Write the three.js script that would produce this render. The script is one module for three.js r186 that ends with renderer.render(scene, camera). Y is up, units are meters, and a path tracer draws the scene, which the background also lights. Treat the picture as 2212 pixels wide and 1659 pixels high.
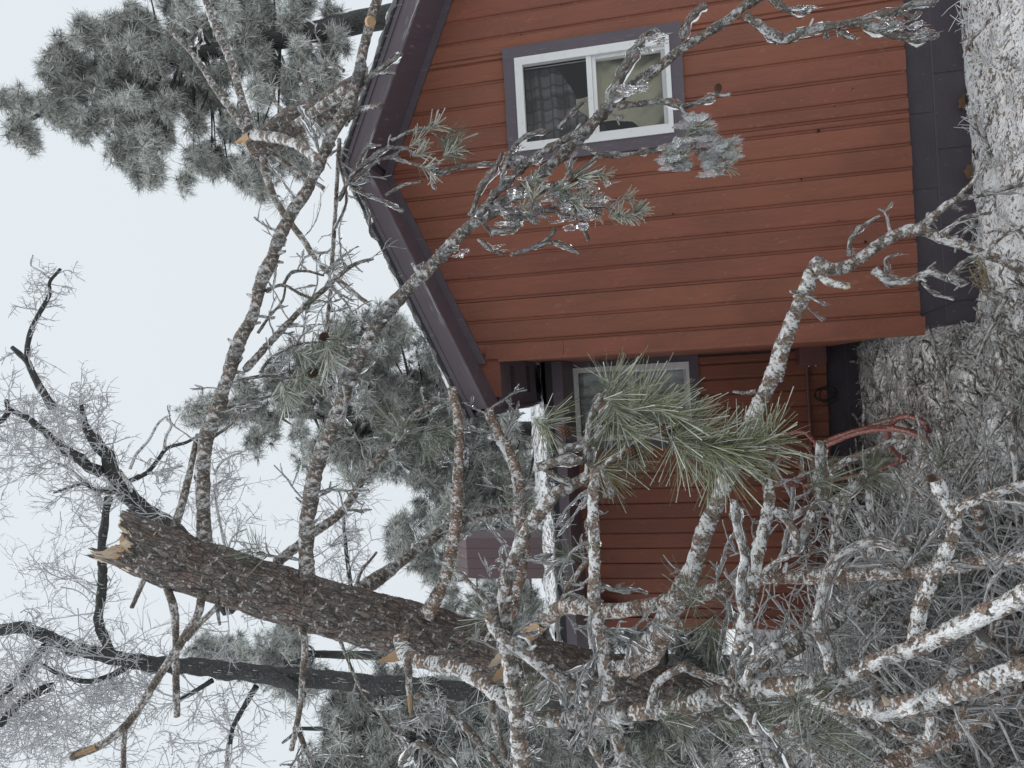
import * as THREE from 'three';
import { mergeGeometries } from 'three/addons/utils/BufferGeometryUtils.js';

// ---------------------------------------------------------------- camera, sky, light
const scene = new THREE.Scene();
const FOV = 56.8, PITCH = 11.46 * Math.PI / 180, ROLL = 3.25 * Math.PI / 180, EYE = new THREE.Vector3(0, 1.65, 0);
const camera = new THREE.PerspectiveCamera(FOV, 4 / 3, 0.05, 400);
// the photograph was taken with the phone held upright and lies on its side: world up points to the left of the picture
const lookF = new THREE.Vector3(0, Math.sin(PITCH), -Math.cos(PITCH)), lookU = new THREE.Vector3(0, Math.cos(PITCH), Math.sin(PITCH)), lookR = new THREE.Vector3(1, 0, 0);
const heldUp = lookU.clone().multiplyScalar(Math.cos(ROLL)).addScaledVector(lookR, Math.sin(ROLL));
const heldRight = lookR.clone().multiplyScalar(Math.cos(ROLL)).addScaledVector(lookU, -Math.sin(ROLL));
camera.position.copy(EYE);
camera.quaternion.setFromRotationMatrix(new THREE.Matrix4().makeBasis(heldUp.clone().negate(), heldRight, lookF.clone().negate()));
scene.add(camera);

const renderer = new THREE.WebGLRenderer({ antialias: true });
renderer.setSize(1024, 768);
renderer.toneMapping = THREE.LinearToneMapping;
renderer.toneMappingExposure = 1.0;
renderer.shadowMap.enabled = true;
{ // overcast sky, an even sheet of pale cloud
  const w = 64, h = 32, d = new Float32Array(w * h * 4);
  for (let y = 0; y < h; y++) for (let x = 0; x < w; x++) {
    const el = Math.sin(((y + 0.5) / h - 0.5) * Math.PI), k = 1 + 0.06 * Math.max(0, el), i = (y * w + x) * 4;
    d[i] = 0.75 * k; d[i + 1] = 0.805 * k; d[i + 2] = 0.852 * k; d[i + 3] = 1;
  }
  const t = new THREE.DataTexture(d, w, h, THREE.RGBAFormat, THREE.FloatType);
  t.mapping = THREE.EquirectangularReflectionMapping; t.magFilter = THREE.LinearFilter; t.minFilter = THREE.LinearFilter; t.needsUpdate = true;
  scene.background = t; scene.environment = t;
}
const sun = new THREE.DirectionalLight(new THREE.Color(1, 0.98, 0.95), 1.5);
sun.position.set(-3, 20, -2); sun.target.position.set(0, 1, -4); sun.castShadow = true; sun.shadow.radius = 60;
Object.assign(sun.shadow.camera, { left: -14, right: 14, top: 14, bottom: -14, far: 60 });
sun.shadow.mapSize.set(2048, 2048);
scene.add(sun, sun.target);

// ---------------------------------------------------------------- helpers
let seed = 7;
const reseed = (s) => { seed = s * 7919 + 13; };
const rnd = () => { seed = (seed + 0x6d2b79f5) | 0; let t = Math.imul(seed ^ (seed >>> 15), 1 | seed); t = (t + Math.imul(t ^ (t >>> 7), 61 | t)) ^ t; return ((t ^ (t >>> 14)) >>> 0) / 4294967296; };
const rr = (a, b) => a + (b - a) * rnd(), pick = (a) => a[Math.floor(rnd() * a.length)];
const V = (x, y, z) => new THREE.Vector3(x, y, z);
const clamp = (x, a = 0, b = 1) => Math.min(b, Math.max(a, x)), mix = (a, b, t) => a + (b - a) * t, sstep = (a, b, x) => { const t = clamp((x - a) / (b - a)); return t * t * (3 - 2 * t); };
const rvec = () => { const z = rr(-1, 1), a = rr(0, 6.2832), s = Math.sqrt(1 - z * z); return V(s * Math.cos(a), z, s * Math.sin(a)); };
// a bearing measured off the photograph (in thirds of its 2212-wide copy) and a distance in metres north give a point of the place
const FG = 4602, CX = 3318, CY = 2488.5;
function at(gx, gy, dist) {
  const d = lookF.clone().multiplyScalar(FG).addScaledVector(heldUp, -(gx - CX)).addScaledVector(heldRight, -(gy - CY));
  return EYE.clone().addScaledVector(d, dist / -d.z);
}
const ZONE = [null, [0, 0], [2212, 0], [4424, 0], [0, 1658], [2212, 1658], [4424, 1658], [0, 3317], [2212, 3317], [4424, 3317]];
const metres = (p, px) => px * p.clone().sub(EYE).dot(lookF) / FG;

const names = new Map();
function numbered(n) { const k = names.get(n) ?? 0; names.set(n, k + 1); return k ? n + '_' + String(k).padStart(3, '0') : n; }
function finish(o) { o.castShadow = true; o.receiveShadow = true; return o; }
function mesh(name, geo, m, parent, label) {
  const o = finish(new THREE.Mesh(geo, m)); o.name = parent === scene ? numbered(name) : name;
  if (label) o.userData.label = label;
  parent.add(o); return o;
}
function thing(name, label, category, group) {
  const o = new THREE.Group(); o.name = numbered(name); o.userData = { label, category }; if (group) o.userData.group = group; scene.add(o); return o;
}
const part = (name, parent) => { const o = new THREE.Group(); o.name = name; parent.add(o); return o; };
const structure = (o) => { o.userData.kind = 'structure'; return o; };
const stuff = (o) => { o.userData.kind = 'stuff'; return o; };

// periodic value noise
function hash(x, y, s) { let h = Math.imul(x, 374761393) ^ Math.imul(y, 668265263) ^ Math.imul(s, 1274126177); h = Math.imul(h ^ (h >>> 13), 1274126177); return ((h ^ (h >>> 16)) >>> 0) / 4294967296; }
const md = (a, n) => ((a % n) + n) % n;
function pn(x, y, px, py, s) {
  const x0 = Math.floor(x), y0 = Math.floor(y); let u = x - x0, v = y - y0; u = u * u * (3 - 2 * u); v = v * v * (3 - 2 * v);
  const xa = md(x0, px), xb = md(x0 + 1, px), ya = md(y0, py), yb = md(y0 + 1, py);
  return mix(mix(hash(xa, ya, s), hash(xb, ya, s), u), mix(hash(xa, yb, s), hash(xb, yb, s), u), v);
}
function fbm(u, v, fx, fy, s, oct = 4) { let a = 0, w = 0.5, t = 0; for (let i = 0; i < oct; i++) { a += w * pn(u * fx, v * fy, fx, fy, s + i * 17); t += w; w *= 0.5; fx *= 2; fy *= 2; } return a / t; }
function cells(u, v, fx, fy, s) { // worley, periodic: [nearest, second, id]
  const x = u * fx, y = v * fy, x0 = Math.floor(x), y0 = Math.floor(y); let a = 9, b = 9, id = 0;
  for (let j = -1; j <= 1; j++) for (let i = -1; i <= 1; i++) {
    const cx = md(x0 + i, fx), cy = md(y0 + j, fy), dx = x0 + i + hash(cx, cy, s) - x, dy = y0 + j + hash(cx, cy, s + 1) - y, d = Math.sqrt(dx * dx + dy * dy);
    if (d < a) { b = a; a = d; id = hash(cx, cy, s + 2); } else if (d < b) b = d;
  }
  return [a, b, id];
}
const n3 = (() => { // plain 3-D value noise in -1..1
  const h = (x, y, z) => hash(x + z * 57, y - z * 131, 99);
  return (x, y, z) => {
    const x0 = Math.floor(x), y0 = Math.floor(y), z0 = Math.floor(z); let u = x - x0, v = y - y0, w = z - z0; u = u * u * (3 - 2 * u); v = v * v * (3 - 2 * v); w = w * w * (3 - 2 * w);
    const l = (k) => mix(mix(h(x0, y0, k), h(x0 + 1, y0, k), u), mix(h(x0, y0 + 1, k), h(x0 + 1, y0 + 1, k), u), v);
    return mix(l(z0), l(z0 + 1), w) * 2 - 1;
  };
})();
const s8 = (c) => Math.round(255 * clamp(c <= 0.0031308 ? c * 12.92 : 1.055 * Math.pow(c, 1 / 2.4) - 0.055));
function texture(w, h, fn) { // fn(u, v) -> [r, g, b, height, roughness], colours linear
  const c = new Uint8Array(w * h * 4), b = new Uint8Array(w * h * 4);
  for (let y = 0; y < h; y++) for (let x = 0; x < w; x++) {
    const o = fn((x + 0.5) / w, (y + 0.5) / h), i = (y * w + x) * 4;
    c[i] = s8(o[0]); c[i + 1] = s8(o[1]); c[i + 2] = s8(o[2]); c[i + 3] = 255;
    b[i] = Math.round(255 * clamp(o[3] ?? 0.5)); b[i + 1] = Math.round(255 * clamp(o[4] ?? 0.7)); b[i + 2] = b[i]; b[i + 3] = 255;
  }
  const mk = (data, srgb) => {
    const t = new THREE.DataTexture(data, w, h); t.wrapS = t.wrapT = THREE.RepeatWrapping; t.magFilter = THREE.LinearFilter; t.minFilter = THREE.LinearMipmapLinearFilter; t.generateMipmaps = true;
    if (srgb) t.colorSpace = THREE.SRGBColorSpace; t.needsUpdate = true; return t;
  };
  return { map: mk(c, true), aux: mk(b, false) };
}
const surf = (t, bump, extra = {}) => new THREE.MeshPhysicalMaterial({ map: t.map, bumpMap: t.aux, bumpScale: bump, roughnessMap: t.aux, roughness: 1, ...extra });
const lin = (r, g, b) => new THREE.Color().setRGB(r, g, b);
const plain = (r, g, b, rough = 0.7, extra = {}) => new THREE.MeshPhysicalMaterial({ color: lin(r, g, b), roughness: rough, ...extra });

// ---------------------------------------------------------------- materials
const M = {};
{ // red painted boards: v runs along the grain, one tile 0.5 x 1.6 m
  const grain = (s) => texture(256, 1024, (u, v) => {
    const warp = fbm(u, v, 3, 4, s, 3), g = fbm(u + warp * 0.22, v, 40, 5, s + 5, 3), g2 = fbm(u, v, 90, 14, s + 9, 2), patch = fbm(u, v, 3, 6, s + 20, 4), scuff = sstep(0.77, 0.82, fbm(u, v, 24, 40, s + 31, 3));
    const arch = 0.5 + 0.5 * Math.sin((u * 9 + warp * 7 + 0.8 * fbm(u, v, 2, 5, s + 41, 2)) * 12.6);
    const k = 0.8 + 0.2 * g + 0.2 * (patch - 0.5) * 2 + 0.07 * (arch - 0.5) - 0.05 * g2, w = scuff * 0.12;
    return [mix(0.262 * k, 0.45, w), mix(0.088 * k, 0.34, w), mix(0.052 * k, 0.28, w), 0.35 * g + 0.25 * g2 + 0.3 * arch, 0.56 + 0.2 * (patch - 0.5) + 0.12 * g];
  });
  M.red = [11, 57].flatMap((s, i) => { const t = grain(s); return [1, 0.97, 1.025].map((k) => surf(t, 0.0012, { color: lin(k, k * (i ? 1.02 : 0.98), k) })); });
  const trim = texture(512, 512, (u, v) => {
    const g = fbm(u, v, 60, 6, 3, 3), p = fbm(u, v, 4, 4, 8, 4), scratch = sstep(0.7, 0.78, fbm(u, v, 70, 9, 21, 3) * 0.75 + 0.3 * fbm(u, v, 5, 3, 33, 3)), k = 0.84 + 0.2 * (p - 0.5) + 0.12 * g;
    return [mix(0.118 * k, 0.3, scratch * 0.45), mix(0.094 * k, 0.28, scratch * 0.45), mix(0.116 * k, 0.3, scratch * 0.45), 0.5 * g + 0.3 * p - 0.2 * scratch, 0.5 + 0.25 * scratch];
  });
  M.trim = surf(trim, 0.001);
  const worn = texture(512, 512, (u, v) => { // fascia: paint rubbed and chalked along the lower edge, seen in the photograph as streaky bare patches
    const g = fbm(u, v, 5, 60, 3, 3), p = fbm(u, v, 5, 4, 8, 4), edge = sstep(0.3, 0.02, v), s1 = sstep(0.56, 0.68, fbm(u, v, 9, 30, 61, 4) + 0.15 * edge - 0.07), w = s1 * (0.1 + 0.55 * sstep(0.35, 0.6, fbm(u, v, 3, 1, 71, 2))) * (v < 0.33 + 0.2 * p ? 1 : 0.12), k = 0.84 + 0.2 * (p - 0.5) + 0.12 * g;
    return [mix(0.125 * k, 0.45, w), mix(0.1 * k, 0.44, w), mix(0.12 * k, 0.46, w), 0.5 * g + 0.3 * p - 0.2 * w, 0.5 + 0.25 * w];
  });
  M.fascia = surf(worn, 0.001);
  const block = texture(512, 512, (u, v) => {
    const p = fbm(u, v, 6, 6, 4, 4), f = fbm(u, v, 120, 120, 14, 2), pit = sstep(0.7, 0.76, fbm(u, v, 60, 60, 24, 2)), fleck = sstep(0.9, 0.93, fbm(u, v, 70, 40, 44, 2)), k = 0.9 + 0.3 * (p - 0.5) + 0.2 * (f - 0.5);
    return [mix(0.075 * k, 0.35, fleck), mix(0.062 * k, 0.35, fleck), mix(0.078 * k, 0.36, fleck), 0.5 + 0.3 * (f - 0.5) - 0.4 * pit, 0.62 + 0.2 * (p - 0.5)];
  });
  M.block = surf(block, 0.002);
  M.mortar = plain(0.1, 0.088, 0.102, 0.8);
  const vinyl = texture(128, 128, (u, v) => { const p = fbm(u, v, 4, 4, 3, 4), d = sstep(0.72, 0.8, fbm(u, v, 20, 20, 7, 2)); const k = 0.78 + 0.06 * (p - 0.5) - 0.06 * d; return [k, k * 1.005, k * 1.01, 0.5, 0.4]; });
  M.vinyl = surf(vinyl, 0);
  M.vinylGrey = plain(0.5, 0.5, 0.5, 0.5);
  M.gasket = plain(0.03, 0.03, 0.03, 0.6);
  M.room = plain(0.09, 0.085, 0.08, 0.9);
  M.glass = new THREE.MeshPhysicalMaterial({ color: 0xffffff, transmission: 1, thickness: 0, roughness: 0.015, ior: 1.5 });
  const plaid = texture(512, 512, (u, v) => {
    const w = 0.012 * Math.sin(v * 40) + 0.02 * fbm(u, v, 4, 4, 2, 3), s = (a, p, e) => (Math.abs(md(a * p, 1) - 0.5) < e ? 1 : 0), a = s(u + w, 9, 0.1), b = s(v + w, 9, 0.1), c = s(u + w + 0.04, 3, 0.22), e = s(v + w, 3, 0.2);
    let k = 0.13 - 0.05 * c - 0.05 * e; k *= 1 - 0.6 * Math.max(a, b); k += 0.03 * (fbm(u, v, 60, 60, 9, 2) - 0.5);
    return [k, k * 0.97, k, 0.5, 0.95];
  });
  M.plaid = surf(plaid, 0, { side: THREE.DoubleSide });
  const weave = texture(256, 256, (u, v) => { const p = fbm(u, v, 4, 4, 6, 4), f = fbm(u, v, 90, 90, 8, 2); const k = 0.86 + 0.25 * (p - 0.5) + 0.1 * (f - 0.5); return [0.36 * k, 0.345 * k, 0.25 * k, f, 0.95]; });
  M.cream = surf(weave, 0.0004, { side: THREE.DoubleSide });
  const sheer = texture(256, 256, (u, v) => { const k = 0.5 + 0.3 * (fbm(u, v, 30, 2, 6, 3) - 0.5) + 0.15 * (fbm(u, v, 6, 6, 16, 3) - 0.5); return [k * 0.62, k * 0.66, k * 0.66, 0.5, 0.9]; });
  M.sheer = surf(sheer, 0, { side: THREE.DoubleSide });
  const shingle = texture(512, 512, (u, v) => { // ice-glazed snow over shingles
    const p = fbm(u, v, 8, 16, 4, 4), g = fbm(u, v, 80, 80, 14, 2), gap = sstep(0.56, 0.64, fbm(u, v, 26, 12, 34, 4)), k = 0.72 + 0.2 * (p - 0.5);
    return [mix(k, 0.16, gap), mix(k * 1.01, 0.16, gap), mix(k * 1.03, 0.165, gap), p * 0.6 + 0.3 * g - gap * 0.3, 0.45];
  });
  M.snowRoof = surf(shingle, 0.03);
  M.shingleEdge = plain(0.03, 0.03, 0.034, 0.8);
  const metal = texture(256, 256, (u, v) => { const p = fbm(u, v, 3, 8, 4, 4), k = 0.9 + 0.25 * (p - 0.5); return [0.105 * k, 0.066 * k, 0.074 * k, p, 0.45 + 0.2 * p]; });
  M.brownMetal = surf(metal, 0.0004);
  const pvc = texture(256, 256, (u, v) => { const p = fbm(u, v, 3, 3, 4, 4), g = fbm(u, v, 2, 60, 6, 3), k = 0.85 + 0.3 * (p - 0.5) + 0.1 * g; return [0.17 * k, 0.075 * k, 0.07 * k, g, 0.5]; });
  M.boxPaint = surf(pvc, 0.0005);
  const hose = texture(256, 256, (u, v) => { const p = fbm(u, v, 4, 8, 4, 4), f = sstep(0.62, 0.7, fbm(u, v, 12, 30, 14, 3)), k = 0.8 + 0.4 * (p - 0.5); return [mix(0.27 * k, 0.6, f * 0.6), mix(0.075 * k, 0.58, f * 0.6), mix(0.06 * k, 0.56, f * 0.6), 0.4 + f * 0.5, 0.5]; });
  M.hoseRed = surf(hose, 0.001, { color: lin(0.95, 1.0, 1.0) });
  M.hoseTan = surf(hose, 0.001, { color: lin(0.85, 1.7, 1.45) });
  const grey = texture(256, 512, (u, v) => { const g = fbm(u, v, 50, 4, 4, 4), p = fbm(u, v, 4, 6, 9, 3), moss = sstep(0.6, 0.75, fbm(u, v, 14, 14, 19, 3)), k = 0.7 + 0.5 * g + 0.2 * (p - 0.5); return [mix(0.2 * k, 0.12, moss * 0.5), mix(0.19 * k, 0.14, moss * 0.5), mix(0.17 * k, 0.1, moss * 0.5), g, 0.9]; });
  M.greyWood = surf(grey, 0.002);
  M.black = plain(0.02, 0.02, 0.02, 0.6);
  M.hole = plain(0.008, 0.006, 0.005, 1);
}
{ // bark, frost, wood, ice
  const trunk = texture(1024, 1024, (u, v) => { // pine bark: thin flaky plates
    const wu = u + 0.09 * (fbm(u, v, 7, 7, 5, 4) - 0.5), wv = v + 0.12 * (fbm(u, v, 7, 7, 6, 4) - 0.5);
    const [a, b, id] = cells(wu, wv, 20, 10, 3), [a2, b2, id2] = cells(wu, wv, 48, 22, 13), crack = 1 - sstep(0.02, 0.16, b - a), c2 = 1 - sstep(0.0, 0.14, b2 - a2), f = fbm(u, v, 70, 34, 9, 4), p = fbm(u, v, 4, 4, 29, 4), fl = sstep(0.58, 0.64, fbm(wu, wv, 26, 12, 19, 4));
    const k = 1.1 * (0.7 + 0.35 * id + 0.7 * (id2 - 0.5) + 0.8 * (f - 0.5) + 0.55 * fl) * (1 - 0.4 * crack) * (1 - 0.25 * c2), red = clamp(0.45 + 0.8 * (id2 - 0.5) + 1.4 * (p - 0.5) - 0.5 * fl), ice = sstep(0.67, 0.76, fbm(u, v, 22, 34, 49, 4));
    return [mix(mix(0.15, 0.158, red) * k, 0.52, ice), mix(mix(0.135, 0.112, red) * k, 0.52, ice), mix(mix(0.123, 0.094, red) * k, 0.53, ice), 0.3 * id + 0.3 * id2 + 0.3 * f + 0.15 + 0.2 * fl - 0.4 * crack - 0.2 * c2, 0.7 - 0.3 * ice];
  });
  M.trunk = surf(trunk, 0.014);
  const dark = texture(512, 512, (u, v) => { // ridged dark bark with pale lichen spots
    const r = fbm(u, v, 26, 5, 5, 3), f = fbm(u, v, 50, 50, 6, 2), [a, , id] = cells(u, v, 22, 14, 8), li = (id > 0.72 ? 1 : 0) * sstep(0.5, 0.3, a + 0.4 * (f - 0.5)), k = 0.45 + 1.0 * r + 0.3 * (f - 0.5);
    return [mix(0.042 * k, 0.12, li * 0.55), mix(0.043 * k, 0.13, li * 0.55), mix(0.042 * k, 0.12, li * 0.55), r, 0.75];
  });
  M.darkBark = surf(dark, 0.012);
  // one tile 0.2 m: scaly bark, rime or glaze in patches. o: share of rime, redness, patch sizes, softness of the rime's rim, rime tone
  const limb = (s, { frost, red, big = 0.36, fine = 0.3, rim = 0.055, tone = 0.72, fx = 4, fy = 7, lift = 1 }) => texture(512, 512, (u, v) => {
    const [a, b, id] = cells(u + 0.05 * (fbm(u, v, 6, 6, s, 3) - 0.5), v, 5, 14, s + 1), f = fbm(u, v, 40, 30, s + 2, 3), crack = 1 - sstep(0, 0.14, b - a), p = fbm(u, v, 3, 3, s + 3, 3), li = sstep(0.66, 0.7, fbm(u, v, 16, 22, s + 7, 3));
    const k = lift * (0.55 + 0.65 * id + 1.0 * (f - 0.5)) * (1 - 0.5 * crack), rd = clamp(red + 0.8 * (p - 0.5) + 0.3 * (id - 0.5));
    const fr = fbm(u + 0.1 * (p - 0.5), v, fx, fy, s + 11, 3) * big + fbm(u, v, 15, 26, s + 12, 3) * (1 - big - fine) + fine * fbm(u, v, 44, 60, s + 13, 2), rime = sstep(1 - frost - rim, 1 - frost + rim, fr), w = tone + 0.4 * tone * (fbm(u, v, 60, 80, s + 22, 2) - 0.5) + 0.2 * (p - 0.5);
    let R = mix(0.14, 0.235, rd) * k, G = mix(0.12, 0.142, rd) * k, B = mix(0.102, 0.096, rd) * k;
    R = mix(R, 0.26, li * 0.6); G = mix(G, 0.27, li * 0.6); B = mix(B, 0.22, li * 0.6);
    return [mix(R, w * 0.98, rime), mix(G, w * 0.99, rime), mix(B, w, rime), (0.3 * id + 0.2 * f - 0.25 * crack + 0.2) * (1 - rime) + rime * (0.55 + 0.5 * (f - 0.3)), mix(0.6, 0.45, rime)];
  });
  M.limbFrost = surf(limb(3, { frost: 0.46, red: 0.36, rim: 0.07, fine: 0.2, big: 0.45 }), 0.007);                              // warm brown bark, much rime
  M.limbGrey = surf(limb(23, { frost: 0.49, red: 0.18, big: 0.56, fine: 0.16, rim: 0.06, tone: 0.55, fx: 3, fy: 4 }), 0.006);   // brown bark with grey glaze
  M.limbRed = surf(limb(43, { frost: 0.44, red: 0.6, rim: 0.08 }), 0.005);                                                  // red-brown bark, light rime
  M.limbWhite = surf(limb(63, { frost: 0.47, red: 0.35, rim: 0.07, tone: 0.66, fy: 8, fine: 0.2, big: 0.45, lift: 1.15 }), 0.007);                    // mostly rimed
  M.twig = surf(limb(83, { frost: 0.5, red: 0.25, rim: 0.06 }), 0.003);
  M.bareTwig = plain(0.52, 0.525, 0.545, 0.3, { clearcoat: 1, clearcoatRoughness: 0.15 });
  const raw = texture(256, 512, (u, v) => { const g = fbm(u, v, 46, 3, 4, 3), p = fbm(u, v, 4, 4, 9, 3), k = 0.7 + 0.5 * g; return [0.55 * k, mix(0.39, 0.33, p) * k, mix(0.24, 0.17, p) * k, g, 0.75]; });
  M.rawWood = surf(raw, 0.004);
  M.palWood = surf(raw, 0.004, { color: lin(1.15, 1.45, 1.9) });
  M.ice = new THREE.MeshPhysicalMaterial({ color: lin(0.97, 0.98, 0.985), transmission: 0.98, thickness: 0.02, ior: 1.31, roughness: 0.02 });
  M.cloudIce = new THREE.MeshPhysicalMaterial({ color: lin(0.95, 0.965, 0.975), transmission: 0.86, thickness: 0.02, ior: 1.31, roughness: 0.06 });
  M.needle = new THREE.MeshPhysicalMaterial({ vertexColors: true, color: 0xffffff, roughness: 0.32, clearcoat: 0.8, clearcoatRoughness: 0.08 });
  M.farNeedle = new THREE.MeshPhysicalMaterial({ vertexColors: true, color: 0xffffff, roughness: 0.5, side: THREE.DoubleSide });
  M.cone = plain(0.1, 0.055, 0.035, 0.6);
  M.leaf = plain(0.11, 0.06, 0.03, 0.7, { side: THREE.DoubleSide });
  M.straw = plain(0.36, 0.3, 0.2, 0.7);
  const rimeTex = texture(512, 512, (u, v) => { const g = fbm(u, v, 70, 70, 5, 3), p = fbm(u, v, 9, 9, 8, 4), pit = sstep(0.56, 0.66, fbm(u, v, 34, 34, 15, 4)), k = 0.76 + 0.3 * (g - 0.5) + 0.14 * (p - 0.5); return [mix(k, 0.4, pit * 0.75), mix(k * 1.005, 0.37, pit * 0.75), mix(k * 1.015, 0.35, pit * 0.75), 0.5 * g + 0.3 * p - 0.4 * pit + 0.3, 0.5]; });
  M.rime = surf(rimeTex, 0.004); M.crumb = plain(0.82, 0.83, 0.84, 0.45);
  const ground = texture(1024, 1024, (u, v) => { // ice-glazed litter: white crust broken by dark gaps and brown needles
    const w = fbm(u, v, 6, 6, 3, 4), st = fbm(u + 0.2 * w, v + 0.1 * w, 50, 80, 5, 3), st2 = fbm(u + 0.1 * w, v + 0.25 * w, 90, 44, 6, 3), gap = sstep(0.635, 0.73, Math.max(st, st2) - 0.16 * (w - 0.5)), br = fbm(u, v, 18, 18, 9, 3), k = 0.82 + 0.25 * (fbm(u, v, 24, 24, 12, 4) - 0.5);
    return [mix(k, 0.15 + 0.16 * br, gap), mix(k * 1.0, 0.13 + 0.13 * br, gap), mix(k * 1.01, 0.11 + 0.09 * br, gap), 0.5 * w + 0.6 * (1 - gap) * st + 0.2, 0.5];
  });
  M.ground = surf(ground, 0.012);
}
// ---------------------------------------------------------------- geometry builders
class Build {
  constructor(tile = 0.2) { this.p = []; this.n = []; this.u = []; this.i = []; this.c = null; this.tile = tile; }
  get count() { return this.p.length / 3; }
  // a round bar through pts with radii rs; lump roughens it, sag drops the section downwards (ice hangs)
  tube(pts, rs, sides = 6, { lump = 0, freq = 40, sag = 0, color = null, capStart = false, flat = 1 } = {}) {
    const n = pts.length, T = [], base = this.count; let nrm = null, len = 0; const rMean = rs.reduce((a, b) => a + b, 0) / rs.length, reps = Math.max(1, Math.round(6.283 * rMean / this.tile)), off = hash(base, n, 5);
    for (let k = 0; k < n; k++) T.push(pts[Math.min(n - 1, k + 1)].clone().sub(pts[Math.max(0, k - 1)]).normalize());
    nrm = Math.abs(T[0].y) < 0.9 ? V(0, 1, 0) : V(1, 0, 0);
    for (let k = 0; k < n; k++) {
      if (k) len += pts[k].distanceTo(pts[k - 1]);
      nrm = nrm.clone().addScaledVector(T[k], -nrm.dot(T[k])).normalize(); const bin = T[k].clone().cross(nrm);
      for (let s = 0; s <= sides; s++) {
        const a = s / sides * 6.28318, ca = Math.cos(a), sa = Math.sin(a) * flat, d = nrm.clone().multiplyScalar(ca).addScaledVector(bin, sa); let r = rs[k];
        if (lump) { const q = pts[k], aa = s === sides ? 0 : a; r *= 1 + lump * (n3(q.x * freq + 2 * Math.cos(aa), q.y * freq + 2 * Math.sin(aa), q.z * freq) + 0.5 * n3(q.x * freq * 2.7 + 4 * Math.cos(aa), q.y * freq * 2.7 + 4 * Math.sin(aa), q.z * freq * 2.7)); }
        const y = sag && d.y < 0 ? d.y * sag * rs[k] : 0;
        this.p.push(pts[k].x + d.x * r, pts[k].y + d.y * r + y, pts[k].z + d.z * r); this.n.push(d.x, d.y, d.z); this.u.push(s / sides * reps, len / this.tile + off);
        if (color) (this.c ??= []).push(...color);
      }
    }
    const w = sides + 1;
    for (let k = 0; k < n - 1; k++) for (let s = 0; s < sides; s++) { const a = base + k * w + s; this.i.push(a, a + 1, a + w, a + 1, a + w + 1, a + w); }
    for (const [k, flip] of capStart ? [[0, 1], [n - 1, 0]] : [[n - 1, 0]]) {
      const b = this.count, d = flip ? T[0].clone().negate() : T[n - 1], c = pts[k].clone().addScaledVector(d, rs[k] * 0.35);
      this.p.push(c.x, c.y, c.z); this.n.push(d.x, d.y, d.z); this.u.push(0.5 * reps, len / this.tile + off); if (color) this.c.push(...color);
      for (let s = 0; s < sides; s++) { const a = base + k * w + s; flip ? this.i.push(b, a + 1, a) : this.i.push(b, a, a + 1); }
    }
    return this;
  }
  spike(p, d, len, r, sides = 4) { const q = p.clone().addScaledVector(d, len * 0.45), e = p.clone().addScaledVector(d, len); return this.tube([p, q, e], [r, r * 0.6, r * 0.08], sides); }
  blob(c, rx, ry, rz, rough = 0.25, freq = 3) {
    const g = BLOB, base = this.count, ox = rnd() * 50;
    for (let k = 0; k < g.p.length; k += 3) {
      const x = g.p[k], y = g.p[k + 1], z = g.p[k + 2], r = 1 + rough * (n3(x * freq + ox, y * freq, z * freq) + 0.8 * n3(x * freq * 2.6 + ox, y * freq * 2.6, z * freq * 2.6));
      this.p.push(c.x + x * rx * r, c.y + y * ry * r, c.z + z * rz * r); this.n.push(x / rx, y / ry, z / rz); this.u.push(x, y);
    }
    for (const k of g.i) this.i.push(base + k);
    return this;
  }
  geo(smooth = false) {
    const g = new THREE.BufferGeometry(); g.setAttribute('position', new THREE.Float32BufferAttribute(this.p, 3)); g.setAttribute('normal', new THREE.Float32BufferAttribute(this.n, 3)); g.setAttribute('uv', new THREE.Float32BufferAttribute(this.u, 2));
    if (this.c) g.setAttribute('color', new THREE.Float32BufferAttribute(this.c, 3));
    g.setIndex(this.i); if (smooth) g.computeVertexNormals(); else g.normalizeNormals(); return g;
  }
}
const BLOB = (() => {
  const g = new THREE.IcosahedronGeometry(1, 3), p = g.attributes.position, map = new Map(), P = [], I = [];
  for (let k = 0; k < p.count; k++) { const key = [p.getX(k), p.getY(k), p.getZ(k)].map((x) => x.toFixed(4)).join(); if (!map.has(key)) { map.set(key, P.length / 3); P.push(p.getX(k), p.getY(k), p.getZ(k)); } I.push(map.get(key)); }
  return { p: P, i: I };
})();
function smooth(ctrl, step) { // ctrl: [[Vector3, r], ...] -> evenly spaced points and radii
  const c = new THREE.CatmullRomCurve3(ctrl.map((q) => q[0]), false, 'centripetal'), L = c.getLength(), n = Math.max(3, Math.ceil(L / step)), pts = [], rs = [];
  for (let k = 0; k <= n; k++) { const t = k / n; pts.push(c.getPoint(t)); const f = t * (ctrl.length - 1), i = Math.min(ctrl.length - 2, Math.floor(f)); rs.push(mix(ctrl[i][1], ctrl[i + 1][1], f - i)); }
  return { pts, rs, L };
}
function trace(zone, xy, z0, z1, r0, r1) { // a run of bearings in one part of the photograph, with the distance at either end
  const o = ZONE[zone], n = xy.length / 2, c = [];
  for (let k = 0; k < n; k++) { const t = k / (n - 1), p = at(o[0] + xy[2 * k], o[1] + xy[2 * k + 1], mix(z0, z1, t)); c.push([p, metres(p, mix(r0, r1, t))]); }
  return c;
}
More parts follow.
